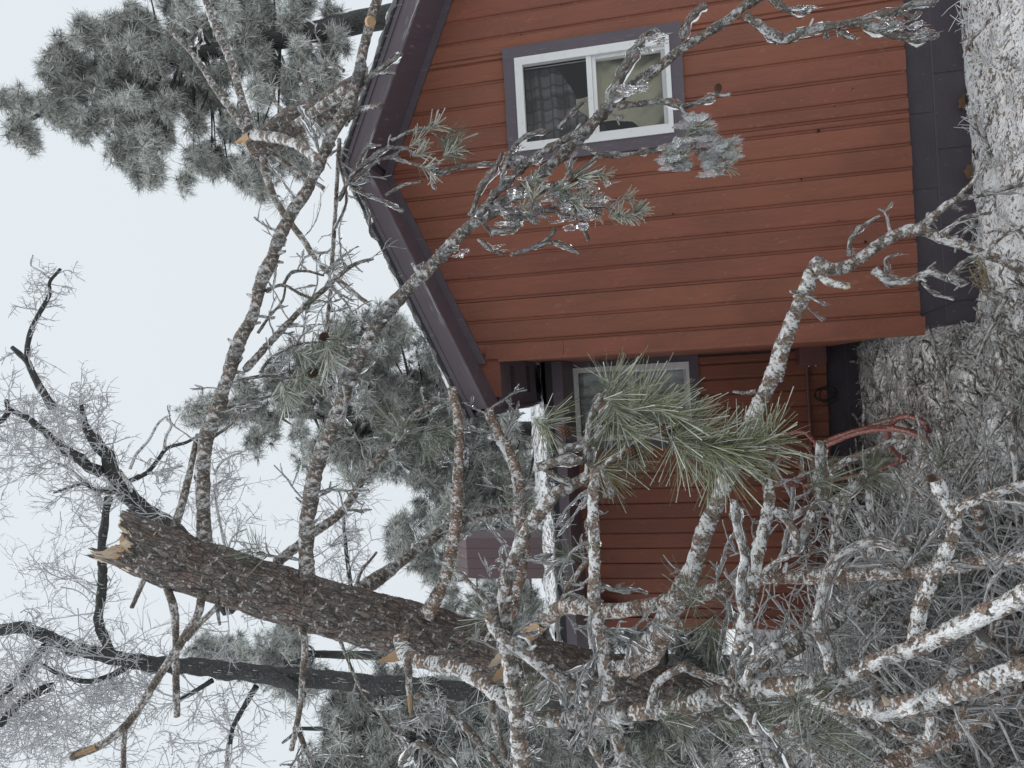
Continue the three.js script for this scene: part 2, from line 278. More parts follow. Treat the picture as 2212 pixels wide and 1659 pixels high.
function box(name, x0, x1, y0, y1, z0, z1, m, parent, uvm = 0.5, label) {
  const g = new THREE.BoxGeometry(x1 - x0, y1 - y0, z1 - z0); g.translate((x0 + x1) / 2, (y0 + y1) / 2, (z0 + z1) / 2);
  const p = g.attributes.position, n = g.attributes.normal, u = g.attributes.uv, o = rnd();
  for (let k = 0; k < p.count; k++) { const ax = Math.abs(n.getX(k)), ay = Math.abs(n.getY(k)); u.setXY(k, (ax > 0.5 ? p.getZ(k) : p.getX(k)) / uvm + o, (ay > 0.5 ? p.getZ(k) : p.getY(k)) / uvm + o); }
  return mesh(name, g, m, parent, label);
}
// a plank between two points: a bevelled bar of given section
function bar(name, a, b, w, h, upv, m, parent, uvScale = [0.5, 0.5], twoTone) {
  const d = b.clone().sub(a), L = d.length(), x = d.clone().normalize(), z = x.clone().cross(upv).normalize(), y = z.clone().cross(x), e = Math.min(w, h) * 0.12;
  const sec = [[-w / 2 + e, -h / 2], [w / 2 - e, -h / 2], [w / 2, -h / 2 + e], [w / 2, h / 2 - e], [w / 2 - e, h / 2], [-w / 2 + e, h / 2], [-w / 2, h / 2 - e], [-w / 2, -h / 2 + e]], P = [], U = [], I = [];
  for (let k = 0; k < 8; k++) {
    const s = sec[k], t = sec[(k + 1) % 8], b0 = P.length / 3;
    for (const [c, l] of [[s, 0], [t, 0], [s, L], [t, L]]) { const q = a.clone().addScaledVector(x, l).addScaledVector(z, c[0]).addScaledVector(y, c[1]); P.push(q.x, q.y, q.z); U.push(l / uvScale[0], (Math.abs(s[0] - t[0]) > e * 2 ? c[0] / w + 0.5 : c[1] / h + 0.5) * (uvScale[1] === 0 ? 1 : h / uvScale[1])); }
    I.push(b0, b0 + 1, b0 + 2, b0 + 2, b0 + 1, b0 + 3);
  }
  for (const l of [0, L]) { const b0 = P.length / 3; for (const c of sec) { const q = a.clone().addScaledVector(x, l).addScaledVector(z, c[0]).addScaledVector(y, c[1]); P.push(q.x, q.y, q.z); U.push(c[0], c[1]); } for (let k = 1; k < 7; k++) l ? I.push(b0, b0 + k, b0 + k + 1) : I.push(b0, b0 + k + 1, b0 + k); }
  const g = new THREE.BufferGeometry(); g.setAttribute('position', new THREE.Float32BufferAttribute(P, 3)); g.setAttribute('uv', new THREE.Float32BufferAttribute(U, 2)); g.setIndex(I); g.computeVertexNormals();
  return mesh(name, g, m, parent);
}

// ---------------------------------------------------------------- ground
{
  const nx = 235, nz = 235, x0 = -7, x1 = 6, z0 = -9, z1 = 1, g = new THREE.PlaneGeometry(x1 - x0, z1 - z0, nx, nz); g.rotateX(-Math.PI / 2); g.translate((x0 + x1) / 2, 0, (z0 + z1) / 2);
  const p = g.attributes.position, u = g.attributes.uv;
  for (let k = 0; k < p.count; k++) { const x = p.getX(k), z = p.getZ(k); p.setY(k, groundY(x, z)); u.setXY(k, x / 1.1, z / 1.1); }
  g.computeVertexNormals(); structure(mesh('ground', g, M.ground, scene)).userData.label = 'ice-crusted lawn strewn with frosted needles and sticks';
  const far = new THREE.RingGeometry(6, 300, 48, 6); far.rotateX(-Math.PI / 2); far.translate(0, -0.12, -4); const fu = far.attributes.uv, fp = far.attributes.position; for (let k = 0; k < fp.count; k++) fu.setXY(k, fp.getX(k) / 2.7, fp.getZ(k) / 2.7);
  structure(mesh('ground', far, M.ground, scene)).userData.label = 'snowy ground farther off around the cabin';
}
function groundY(x, z) {
  const edge = sstep(-4.05, -4.25, z) * (x > 0.16 ? 1 : 0);
  return -0.01 + 0.05 * n3(x * 0.9, 3, z * 0.9) + 0.022 * n3(x * 6, 5, z * 6) + 0.016 * n3(x * 17, 9, z * 17) + 0.05 * sstep(-5, -6, z) - 0.06 * edge;
}

// ---------------------------------------------------------------- the cabin
reseed(3);
const RIDGE = 1.3, SLOPE = 0.444, rakeTop = (x) => 3.312 - SLOPE * Math.abs(x - RIDGE), rakeLow = (x) => rakeTop(x) - 0.124;
const WALL = -4.1, WING = -6.15, SIDE = 0.165, RIGHT = 2.435, SILL = 0.272;
const cabin = thing('cabin', 'red wooden cabin with dark purple trim behind the fallen branches', 'cabin');
{
  const win = { x0: 1.345, x1: 1.885, y0: 1.475, y1: 2.352 };  // white frame of the gable window
  const wall = part('wall', cabin); wall.userData.label = 'red gable wall of vertical boards';
  // each board: a proud face with rounded edges and a recessed channel at one side
  const board = (xa, xb, yb, top, z, m, parent) => {
    const ch = 0.013, sec = [[xa + 0.0006, 0], [xa + 0.0006, 0.0045], [xa + ch, 0.0045], [xa + ch + 0.004, 0.0115], [xa + ch + 0.011, 0.0135], [xb - 0.011, 0.0135], [xb - 0.004, 0.0115], [xb - 0.0012, 0.003], [xb - 0.0012, 0]], P = [], U = [], I = [], o = rnd() * 3, ou = rnd(), jit = rr(-0.0008, 0.001), yb2 = yb + rr(-0.004, 0.003);
    const bend = rr(-0.0015, 0.0015);
    for (let k = 0; k < sec.length - 1; k++) {
      const b0 = P.length / 3;
      for (const s of [sec[k], sec[k + 1]]) for (const y of [yb2, top(s[0])]) { P.push(s[0] + (y > yb2 ? bend : 0), y, z + s[1] + jit); U.push((s[0]) / 0.5 + ou, y / 1.6 + o); }
      I.push(b0, b0 + 2, b0 + 1, b0 + 1, b0 + 2, b0 + 3);
    }
    const b0 = P.length / 3; for (const s of sec) { P.push(s[0], yb2, z + s[1] + jit); U.push(s[0] / 0.5, s[1] / 0.5); } for (let k = 1; k < sec.length - 1; k++) I.push(b0, b0 + k + 1, b0 + k);
    const g = new THREE.BufferGeometry(); g.setAttribute('position', new THREE.Float32BufferAttribute(P, 3)); g.setAttribute('uv', new THREE.Float32BufferAttribute(U, 2)); g.setIndex(I); g.computeVertexNormals();
    return mesh('siding_board', g, m, parent);
  };
  const BW = 0.1275; let n = 0;
  for (let x = SIDE - 0.05; x < RIGHT; x += BW, n++) {
    const xa = Math.max(x, SIDE + 0.002), xb = Math.min(x + BW, RIGHT), m = M.red[(n * 7 + 3) % 6], top = (q) => rakeLow(q) - 0.004;
    const cut = xa < win.x1 + 0.04 && xb > win.x0 - 0.04;
    if (!cut) board(xa, xb, SILL, top, WALL, m, wall); else { const a = win.x0 - 0.035, b = win.x1 + 0.035, c0 = Math.max(xa, a), c1 = Math.min(xb, b); if (xa < a - 0.03) board(xa, a, SILL, top, WALL, m, wall); if (xb > b + 0.03) board(b, xb, SILL, top, WALL, m, wall); board(c0, c1, SILL, () => win.y0 - 0.03, WALL, m, wall); board(c0, c1, win.y1 + 0.03, top, WALL, m, wall); }
  }
  // sheathing behind the boards (with the window opening), side wall, floor: the room is closed
  const sh = part('sheathing', cabin), S = (x0, x1, y0, y1, z0, z1) => box('panel', x0, x1, y0, y1, z0, z1, M.room, sh);
  S(SIDE + 0.01, win.x0 + 0.01, 0.28, 2.62, WALL - 0.09, WALL - 0.002); S(win.x1 - 0.01, RIGHT, 0.28, 2.62, WALL - 0.09, WALL - 0.002); S(win.x0 + 0.012, win.x1 - 0.012, 0.28, win.y0 + 0.01, WALL - 0.09, WALL - 0.002); S(win.x0 + 0.012, win.x1 - 0.012, win.y1 - 0.01, 2.62, WALL - 0.09, WALL - 0.002);
  { const s = new THREE.Shape(); s.moveTo(SIDE + 0.01, 2.621); s.lineTo(RIGHT, 2.621); s.lineTo(RIGHT, rakeLow(RIGHT) - 0.01); s.lineTo(RIDGE, rakeLow(RIDGE) - 0.01); s.lineTo(SIDE + 0.01, rakeLow(SIDE) - 0.01); const g = new THREE.ExtrudeGeometry(s, { depth: 0.08, bevelEnabled: false }); g.translate(0, 0, WALL - 0.085); mesh('panel', g, M.room, sh); }
  S(SIDE + 0.03, RIGHT, 0.339, 0.36, -8.4, WALL - 0.095); S(RIGHT - 0.08, RIGHT - 0.002, 0.281, 3, -8.4, WALL - 0.095); S(SIDE + 0.03, RIGHT, 0.281, 3.1, -8.4, -8.3); S(SIDE + 0.02, SIDE + 0.08, 0.281, 2.66, -8.3, WALL - 0.095); S(SIDE + 0.085, RIGHT - 0.085, 2.63, 2.66, -8.3, WALL - 0.095);
  // boards of the recess: side of the gable bay
  for (let z = WALL - 0.02, k = 0; z > WING + 0.02; z -= 0.14, k++) { const b = box('siding_board', SIDE - 0.008, SIDE + 0.012, SILL, 2.56, Math.max(z - 0.136, WING), z, M.red[k % 6], wall, 0.8); b.geometry.attributes.uv.needsUpdate = true; }
  // corner boards
  const corner = part('corner_board', cabin);
  box('board', SIDE - 0.012, SIDE + 0.066, 1.9 + 0.262, 2.622, WALL + 0.018, WALL + 0.036, M.red[1], corner, 1.0); box('board', SIDE - 0.012, SIDE + 0.066, 0.258, 2.16, WALL + 0.0185, WALL + 0.0365, M.red[0], corner, 1.0);
  box('board', SIDE - 0.03, SIDE - 0.0125, 0.262, 2.55, WALL - 0.06, WALL + 0.0365, M.red[4], corner, 1.0);
  // holes and a nail head or two in the boards
  const disc = (x, y, r, m) => { const g = new THREE.CylinderGeometry(r, r * 0.8, 0.004, 9); g.rotateX(Math.PI / 2); g.scale(1, 0.75 + 0.5 * rnd(), 1); g.translate(x, y, WALL + 0.0165); mesh('knot_hole', g, m, wall); };
  for (const [gx, gy, r] of [[4424 + 880, 848, 0.007], [4424 + 770, 1163, 0.006], [4424 + 1008, 1432, 0.004], [4424 + 1183, 1567, 0.008], [4424 + 1100, 574, 0.003], [4424 + 985, 688, 0.003], [2212 + 1165, 226, 0.004], [2212 + 1425, 36, 0.004], [2212 + 2150, 1386, 0.006], [2212 + 610, 1155, 0.005], [4424 + 290, 1505, 0.003]]) { const q = at(gx, gy, 4.085); disc(q.x, q.y, r, M.hole); }

  // foundation of concrete blocks, two courses
  const found = part('foundation', cabin); found.userData.label = 'dark purple painted concrete block foundation';
  const rb = (x0, x1, y0, y1, z0, z1) => { const w = x1 - x0, h = y1 - y0, e = 0.004, s = new THREE.Shape(); s.moveTo(x0 + e, y0); s.lineTo(x1 - e, y0); s.lineTo(x1, y0 + e); s.lineTo(x1, y1 - e); s.lineTo(x1 - e, y1); s.lineTo(x0 + e, y1); s.lineTo(x0, y1 - e); s.lineTo(x0, y0 + e); const g = new THREE.ExtrudeGeometry(s, { depth: z1 - z0 - e, bevelEnabled: true, bevelThickness: e, bevelSize: 0.0005, bevelSegments: 1 }); g.translate(0, 0, z0); const u = g.attributes.uv, p = g.attributes.position; for (let k = 0; k < u.count; k++) u.setXY(k, (p.getX(k) + p.getZ(k)) / 0.45 + w, p.getY(k) / 0.45 + h); return mesh('concrete_block', g, M.block, found); };
  const courses = (xa, xb, zf, off) => { for (const [y0, y1, o] of [[-0.068, 0.131, off], [0.139, 0.338, off + 0.2]]) for (let x = xa - 0.4 + o; x < xb; x += 0.4) { const a = Math.max(x + 0.003, xa), b = Math.min(x + 0.397, xb); if (b - a > 0.03) rb(a, b, y0, y1, zf - 0.19, zf - 0.004 + rr(-0.002, 0.002)); } box('mortar', xa + 0.002, xb - 0.002, -0.069, 0.337, zf - 0.186, zf - 0.009, M.mortar, found); box('mortar_joint', xa + 0.002, xb - 0.002, 0.1315, 0.1385, zf - 0.185, zf - 0.003, M.mortar, found); };
  courses(SIDE + 0.03, RIGHT, WALL - 0.02, 0.11); courses(-2.1, SIDE + 0.02, WING - 0.03, 0.02);
  for (let z = WALL - 0.215; z > WING; z -= 0.4) for (const y of [-0.068, 0.139]) box('concrete_block', SIDE + 0.032, SIDE + 0.2, y, y + 0.199, Math.max(z - 0.394, WING), z, M.block, found, 0.45);

  // gable window
  const window_ = (x0, x1, y0, y1, z, trimW, headFull, name) => {
    const w = part('window', cabin); w.userData.label = name; const zf = z + 0.02;
    // trim boards
    box('trim_board', x1 + 0.001, x1 + trimW, y0 - trimW, y1 + trimW, zf - 0.004, zf + 0.016, M.trim, w); box('trim_board', x0 - trimW, x0 - 0.001, y0 - trimW, y1 + trimW, zf - 0.0038, zf + 0.0158, M.trim, w);
    box('trim_board', x0 - 0.0005, x1 + 0.0005, y1 + 0.001, y1 + trimW - 0.003, zf - 0.0042, zf + 0.0152, M.trim, w); box('trim_board', x0 - 0.0005, x1 + 0.0005, y0 - trimW + 0.003, y0 - 0.001, zf - 0.0042, zf + 0.0152, M.trim, w);
    const t = 0.046, fr = (a, b, c, d, m = M.vinyl, za = zf - 0.05, zb = zf + 0.024, nm = 'frame') => box(nm, a, b, c, d, za, zb, m, w);
    fr(x0, x0 + t, y0, y1); fr(x1 - t, x1, y0, y1); fr(x0 + t + 0.0002, x1 - t - 0.0002, y1 - t, y1, M.vinyl, zf - 0.0502, zf + 0.0238); fr(x0 + t + 0.0002, x1 - t - 0.0002, y0, y0 + t * 0.55, M.vinyl, zf - 0.0502, zf + 0.0238);
    const my = y0 + (y1 - y0) * 0.495; fr(x0 + t + 0.001, x1 - t - 0.001, my, my + 0.03, M.vinyl, zf - 0.045, zf + 0.012, 'meeting_rail'); fr(x0 + t + 0.001, x1 - t - 0.001, my - 0.022, my - 0.001, M.vinyl, zf - 0.047, zf + 0.002, 'sash_rail');
    fr(x0 + t + 0.001, x0 + t + 0.016, y0 + t * 0.55, my - 0.0225, M.vinyl, zf - 0.046, zf - 0.004, 'sash_rail'); fr(x1 - t - 0.016, x1 - t - 0.001, y0 + t * 0.55, my - 0.0225, M.vinyl, zf - 0.046, zf - 0.004, 'sash_rail'); fr(x0 + t + 0.0165, x1 - t - 0.0165, y0 + t * 0.55, y0 + t * 0.55 + 0.022, M.vinylGrey, zf - 0.0462, zf - 0.0045, 'sash_rail');
    for (const [a, b] of [[y0 + t * 0.55, my], [my + 0.03, y1 - t]]) { const g = new THREE.PlaneGeometry(x1 - x0 - 2 * t + 0.004, b - a); g.translate((x0 + x1) / 2, (a + b) / 2, zf - 0.024 + (a > my ? 0.007 : -0.006)); mesh('pane', g, M.glass, w); for (const [c, d, e, f] of [[x0 + t, x1 - t, b - 0.006, b - 0.001], [x1 - t - 0.006, x1 - t - 0.0005, a, b - 0.0065]]) box('gasket', c, d, e, f, zf - 0.022, zf - 0.013, M.gasket, w); }
    return w;
  };
  window_(win.x0, win.x1, win.y0, win.y1, WALL, 0.07, true, 'white framed window in the gable wall');
  const ww = { x0: -0.53, x1: 0.105, y0: 1.375, y1: 2.352 };
  window_(ww.x0, ww.x1, ww.y0, ww.y1, WING, 0.08, true, 'white framed window in the shaded recess');

  // wing wall
  const wing = part('wing_wall', cabin); wing.userData.label = 'red wall of the recessed wing in shade'; n = 0;
  for (let x = -2.1; x < SIDE; x += BW, n++) {
    const xa = x, xb = Math.min(x + BW, SIDE - 0.01), m = M.red[(n * 5 + 1) % 6]; if (xb - xa < 0.04) continue; const cut = xa < ww.x1 + 0.04 && xb > ww.x0 - 0.04;
    if (!cut) board(xa, xb, 0.3, () => 2.6, WING, m, wing); else { const a = ww.x0 - 0.035, b = ww.x1 + 0.035, c0 = Math.max(xa, a), c1 = Math.min(xb, b); if (xa < a - 0.03) board(xa, a, 0.3, () => 2.6, WING, m, wing); if (xb > b + 0.03) board(b, xb, 0.3, () => 2.6, WING, m, wing); board(c0, c1, 0.3, () => ww.y0 - 0.03, WING, m, wing); board(c0, c1, ww.y1 + 0.03, () => 2.6, WING, m, wing); }
  }
  const sw = part('sheathing', cabin), S2 = (a, b, c, d, e, f) => box('panel', a, b, c, d, e, f, M.room, sw);
  S2(-2.1, ww.x0 + 0.01, 0.31, 2.6, WING - 0.09, WING - 0.002); S2(ww.x1 - 0.01, SIDE + 0.02, 0.31, 2.6, WING - 0.09, WING - 0.002); S2(ww.x0 + 0.012, ww.x1 - 0.012, 0.31, ww.y0 + 0.01, WING - 0.09, WING - 0.002); S2(ww.x0 + 0.012, ww.x1 - 0.012, ww.y1 - 0.01, 2.6, WING - 0.09, WING - 0.002);
  S2(-2.1, SIDE + 0.02, 0.339, 0.36, -9, WING - 0.095); S2(-2.1, SIDE + 0.02, 0.31, 3, -9, -8.92); S2(-2.1, SIDE + 0.018, 2.601, 2.64, -8.9, WING - 0.003);
  for (let z = WING, k = 0; z > -8.9; z -= 0.14, k++) box('siding_board', -2.12, -2.1005, 0.3, 2.6 + Math.min(0.6, (WING - z) * 0.25), z - 0.137, z, M.red[k % 6], wing, 0.8);
  box('corner_board', -2.135, -2.05, 0.29, 2.56, WING + 0.018, WING + 0.036, M.red[2], cabin, 1);

  // roof of the gable bay
  const roof = part('roof', cabin); roof.userData.label = 'gable roof edge with dark fascia and a crust of ice';
  const xl = -0.172, xr = 2.772, zf = -3.765, zb = -6.4, nrm = V(0, 0, 1);
  for (const [xa, xb] of [[xl, RIDGE], [RIDGE, xr]]) {
    const A = (x, dy, z) => V(x, rakeTop(x) + dy, z);
    const slab = (dy0, dy1, z0, z1, x0, x1, m, nm) => { const P = [], I = [], U = []; for (const [x, dy, z] of [[x0, dy0, z0], [x1, dy0, z0], [x1, dy1, z0], [x0, dy1, z0], [x0, dy0, z1], [x1, dy0, z1], [x1, dy1, z1], [x0, dy1, z1]]) { const q = A(x, dy, z); P.push(q.x, q.y, q.z); } for (const f of [[0, 1, 2, 3], [5, 4, 7, 6], [4, 5, 1, 0], [3, 2, 6, 7], [4, 0, 3, 7], [1, 5, 6, 2]]) I.push(f[0], f[1], f[2], f[0], f[2], f[3]); const g = new THREE.BufferGeometry(); g.setAttribute('position', new THREE.Float32BufferAttribute(P, 3)); g.setIndex(I); const q = g.toNonIndexed(); q.computeVertexNormals(); const p = q.attributes.position, uu = []; for (let k = 0; k < p.count; k++) uu.push((p.getX(k) + 0.3 * p.getZ(k)) / 0.5, (p.getY(k) - rakeTop(p.getX(k)) + p.getZ(k) * 0.5) / 0.5); q.setAttribute('uv', new THREE.Float32BufferAttribute(uu, 2)); return mesh(nm, q, m, roof); };
    slab(-0.002, 0.02, zf + 0.018, zb, xa, xb, M.shingleEdge, 'shingle_layer');
    slab(-0.03, -0.003, zf + 0.008, zb, xa, xb, M.trim, 'drip_edge');
    slab(-0.105, -0.031, zf - 0.03, zb, xa + (xa === xl ? 0.06 : 0), xb - (xb === xr ? 0.06 : 0), M.trim, 'soffit');
    // fascia board: wear along its lower edge
    { const P = [], U = [], I = [], xs = [xa + (xa === xl ? 0.045 : 0.0004), xb - (xb === xr ? 0.045 : 0.0004)], lo = -0.126, hi = -0.0305, za = zf - 0.022, zc = zf; const quad = (pts, uv) => { const b0 = P.length / 3; pts.forEach((q, k) => { P.push(q.x, q.y, q.z); U.push(...uv[k]); }); I.push(b0, b0 + 1, b0 + 2, b0, b0 + 2, b0 + 3); }; const u0 = xs[0] / 0.8, u1 = xs[1] / 0.8;
      quad([A(xs[0], lo + 0.006, zc), A(xs[1], lo + 0.006, zc), A(xs[1], hi, zc), A(xs[0], hi, zc)], [[u0, 0.03], [u1, 0.03], [u1, 0.97], [u0, 0.97]]); quad([A(xs[0], lo, zc - 0.006), A(xs[1], lo, zc - 0.006), A(xs[1], lo + 0.006, zc), A(xs[0], lo + 0.006, zc)], [[u0, 0], [u1, 0], [u1, 0.03], [u0, 0.03]]); quad([A(xs[0], lo, za), A(xs[1], lo, za), A(xs[1], lo, zc - 0.006), A(xs[0], lo, zc - 0.006)], [[u0, 0.5], [u1, 0.5], [u1, 0.6], [u0, 0.6]]); quad([A(xs[1], lo, za), A(xs[0], lo, za), A(xs[0], hi, za), A(xs[1], hi, za)], [[u1, 0.5], [u0, 0.5], [u0, 0.9], [u1, 0.9]]); quad([A(xs[0], lo, za), A(xs[0], lo, zc), A(xs[0], hi, zc), A(xs[0], hi, za)], [[0, 0.5], [0.03, 0.5], [0.03, 0.9], [0, 0.9]]);
      const g = new THREE.BufferGeometry(); g.setAttribute('position', new THREE.Float32BufferAttribute(P, 3)); g.setAttribute('uv', new THREE.Float32BufferAttribute(U, 2)); g.setIndex(I); g.computeVertexNormals(); mesh('fascia_board', g, M.fascia, roof); }
    // soffit panel and the frieze strip on the wall
    slab(-0.124, -0.107, zf - 0.0225, WALL + 0.004, xa + 0.03, xb - 0.03, M.trim, 'soffit_panel');
    slab(-0.17, -0.1245, WALL + 0.034, WALL + 0.0165, xa + (xa === xl ? 0.3 : 0.0003), xb - (xb === xr ? 0.3 : 0.0003), M.trim, 'frieze_board');
    // ice crust along the roof edge
    const ice = new Build(), pts = [], rs = []; for (let k = 0; k <= 90; k++) { const x = mix(xa, xb, k / 90); pts.push(V(x + 0.01 * n3(x * 20, 1, 2), rakeTop(x) + 0.02 + 0.006 * n3(x * 25, 4, 7), zf + 0.012)); rs.push(0.011 + 0.006 * n3(x * 30, 8, 1)); }
    ice.tube(pts, rs, 8, { lump: 0.35, freq: 60 }); for (let k = 0; k < 15; k++) { const x = rr(xa + 0.05, xb - 0.05), q = V(x, rakeTop(x) + 0.012, zf + 0.016); ice.spike(q, V(rr(-0.1, 0.1), -1, 0.06).normalize(), rnd() < 0.3 ? rr(0.05, 0.1) : rr(0.015, 0.04), 0.0035); }
    stuff(mesh('ice_crust', ice.geo(true), M.cloudIce, roof));
    const sn = []; for (let k = 0; k < 1; k++) { const g = new THREE.PlaneGeometry(1, 1, 60, 40), p = g.attributes.position; for (let j = 0; j < p.count; j++) { const x = mix(xa - (xa === xl ? 0.005 : 0), xb, p.getX(j) + 0.5), z = mix(zf + 0.005, zb, p.getY(j) + 0.5); p.setXYZ(j, x, rakeTop(x) + 0.03 + 0.008 * n3(x * 20, 3, z * 20), z); } g.computeVertexNormals(); sn.push(g); } mesh('snow_cover', sn[0], M.snowRoof, roof);
  }
  // closed eave on the side of the bay: level soffit with vents, side fascia
  const eave = part('eave', cabin), EY = 2.545, ez0 = -5.32; eave.userData.label = 'dark boxed eave with two louvre vents';
  box('soffit', xl + 0.03, SIDE - 0.013, EY, EY + 0.02, ez0, WALL - 0.002, M.trim, eave); box('side_fascia', xl + 0.008, xl + 0.0295, EY - 0.02, rakeTop(xl) - 0.032, ez0, zf - 0.005, M.trim, eave);
  { const s = new THREE.Shape(); s.moveTo(xl + 0.1, EY + 0.001); s.lineTo(SIDE + 0.001, EY + 0.001); s.lineTo(SIDE + 0.001, rakeLow(SIDE)); s.lineTo(xl + 0.1, rakeLow(xl + 0.1)); const g = new THREE.ExtrudeGeometry(s, { depth: 0.012, bevelEnabled: false }); g.translate(0, 0, WALL - 0.001); const u = g.attributes.uv; for (let k = 0; k < u.count; k++) u.setXY(k, u.getX(k) * 2, u.getY(k) * 0.6); mesh('siding_board', g, M.red[0], eave); }
  for (const [vx, vz] of [[0.02, -4.42], [0.025, -4.98]]) { const v = part('vent', eave); box('vent_frame', vx - 0.1, vx + 0.1, EY - 0.005, EY - 0.0005, vz - 0.075, vz + 0.075, M.trim, v); for (let k = 0; k < 14; k++) for (const s of [-1, 1]) box('slot', vx - 0.088 + k * 0.0132, vx - 0.081 + k * 0.0132, EY - 0.0065, EY - 0.0052, vz + s * 0.034 - 0.028, vz + s * 0.034 + 0.028, M.hole, v); }
  { const ice = new Build(); for (let k = 0; k < 26; k++) { const z = rr(-3.8, -5.4); ice.spike(V(xl - 0.004, rakeTop(xl) + 0.01, z), V(rr(-0.05, 0.05), -1, 0), z < -4.9 ? rr(0.06, 0.16) : rr(0.02, 0.09), 0.005); } stuff(mesh('icicles', ice.geo(), M.cloudIce, eave)); }

  // wing roof: low slope, snowy
  const wr = part('wing_roof', cabin); wr.userData.label = 'low snow-covered roof of the wing with dark fascia';
  const ez = -5.35, eyt = 2.445, wl = -2.45, wx = SIDE - 0.013, sl = 0.2;
  { const g = new THREE.PlaneGeometry(1, 1, 150, 100), p = g.attributes.position, u = g.attributes.uv; for (let j = 0; j < p.count; j++) { const x = mix(wl, wx, p.getX(j) + 0.5), z = mix(ez + 0.02, -9.2, p.getY(j) + 0.5); p.setXYZ(j, x, eyt + 0.05 + (ez - z) * sl + 0.015 * n3(x * 11, 3, z * 11) + 0.02 * n3(x * 3, 8, z * 3), z); u.setXY(j, x / 0.9, z / 0.9); } g.computeVertexNormals(); mesh('snow_cover', g, M.snowRoof, wr); }
  { const g = new THREE.BoxGeometry(wx - wl, 0.05, 3.95); g.rotateX(Math.atan(sl)); g.translate((wl + wx) / 2, eyt + (ez + 7.29) * sl, -7.28); g.rotateY(0); mesh('roof_deck', g, M.shingleEdge, wr); }
  box('fascia_board', wl, wx, eyt - 0.1, eyt - 0.012, ez - 0.02, ez, M.trim, wr); box('soffit', wl, SIDE - 0.012, eyt - 0.1, eyt - 0.085, WING + 0.017, ez - 0.021, M.trim, wr);
  { const ice = new Build(), pts = [], rs = []; for (let k = 0; k <= 120; k++) { const x = mix(wl, xl, k / 120); pts.push(V(x, eyt + 0.035 + 0.008 * n3(x * 18, 2, 2), ez + 0.02)); rs.push(0.02 + 0.009 * n3(x * 22, 1, 5)); } ice.tube(pts, rs, 8, { lump: 0.4, freq: 40, sag: 0.4 }); for (let k = 0; k < 40; k++) ice.spike(V(rr(wl, xl), eyt + 0.03, ez + 0.025), V(0, -1, 0), rr(0.03, 0.13), 0.006); stuff(mesh('ice_crust', ice.geo(true), M.cloudIce, wr)); }
  mesh('vent_pipe', new THREE.CylinderGeometry(0.04, 0.04, 0.3, 16).translate(-1.2, 3.2, -7.6), M.trim, wr);

  // chimney
  const ch = part('chimney', cabin); ch.userData.label = 'brown metal chimney with upright seams and a chamfered top';
  { const x0 = -2.1, x1 = -1.66, z0 = -7.9, z1 = -7.5, yb = 2.9, yt = 3.78, c = 0.09, n = 4, w = (x1 - x0) / n;
    for (let k = 0; k < n; k++) { const s = new THREE.Shape(); s.moveTo(z0, yb); s.lineTo(z1, yb); s.lineTo(z1, yt); s.lineTo(z1 - c, yt + 0.12); s.lineTo(z0 + c, yt + 0.12); s.lineTo(z0, yt); const g = new THREE.ExtrudeGeometry(s, { depth: w - 0.006, bevelEnabled: true, bevelSize: 0.003, bevelThickness: 0.003, bevelSegments: 1 }); g.rotateY(-Math.PI / 2); g.translate(x0 + (k + 1) * w - 0.003, 0, 0); mesh('metal_panel', g, M.brownMetal, ch); } }
}
// dark boards of a box or post the wing's window does not show are left out; things on and by the cabin
{
  const cloth = (name, label, cat, m, fx, x0, x1, y0, y1, z, amp, keep) => { const g = new THREE.PlaneGeometry(x1 - x0, y1 - y0, 46, 46), p = g.attributes.position, u = g.attributes.uv, I = [], src = g.index.array; g.translate((x0 + x1) / 2, (y0 + y1) / 2, z); for (let k = 0; k < p.count; k++) p.setZ(k, z + amp * fx(p.getX(k), p.getY(k))); for (let k = 0; k < src.length; k += 3) if ([0, 1, 2].every((j) => keep(p.getX(src[k + j]), p.getY(src[k + j])))) I.push(src[k], src[k + 1], src[k + 2]); g.setIndex(I); g.computeVertexNormals(); for (let k = 0; k < u.count; k++) u.setXY(k, p.getX(k) / 0.6, p.getY(k) / 0.6); const o = mesh(name, g, m, scene); o.userData = { label, category: cat }; };
  cloth('cream_blanket', 'cream cloth bunched behind the lower pane of the gable window', 'blanket', M.cream, (x, y) => n3(x * 9, y * 7, 1) + 0.6 * n3(x * 20 + y * 14, y * 5, 4) + 0.6 * Math.abs(n3(x * 5 - y * 9, 2, 8)), 1.38, 1.86, 1.46, 2.02, -4.2, 0.035, (x, y) => x > 1.475 - 0.25 * Math.min(1, Math.max(0, (1.72 - y) * 2.6)) + 0.35 * Math.max(0, (y - 1.9) * 3) && !(y > 1.9 && x > 1.66));
  cloth('plaid_curtain', 'dark plaid curtain seen through the upper pane of the gable window', 'curtain', M.plaid, (x, y) => n3(x * 14, y * 3, 1) + 0.5 * n3(x * 30, y * 6, 4), 1.36, 1.87, 1.86, 2.36, -4.235, 0.03, (x, y) => y - 2.0 > 0.55 * (x - 1.62) - 0.02 || x < 1.5);
  cloth('sheer_curtain', 'pale grey sheer curtain behind the window in the shaded recess', 'curtain', M.sheer, (x) => Math.sin(x * 60) + 0.5 * n3(x * 30, 1, 1), -0.5, 0.1, 1.36, 2.36, -6.26, 0.012, () => true);
}
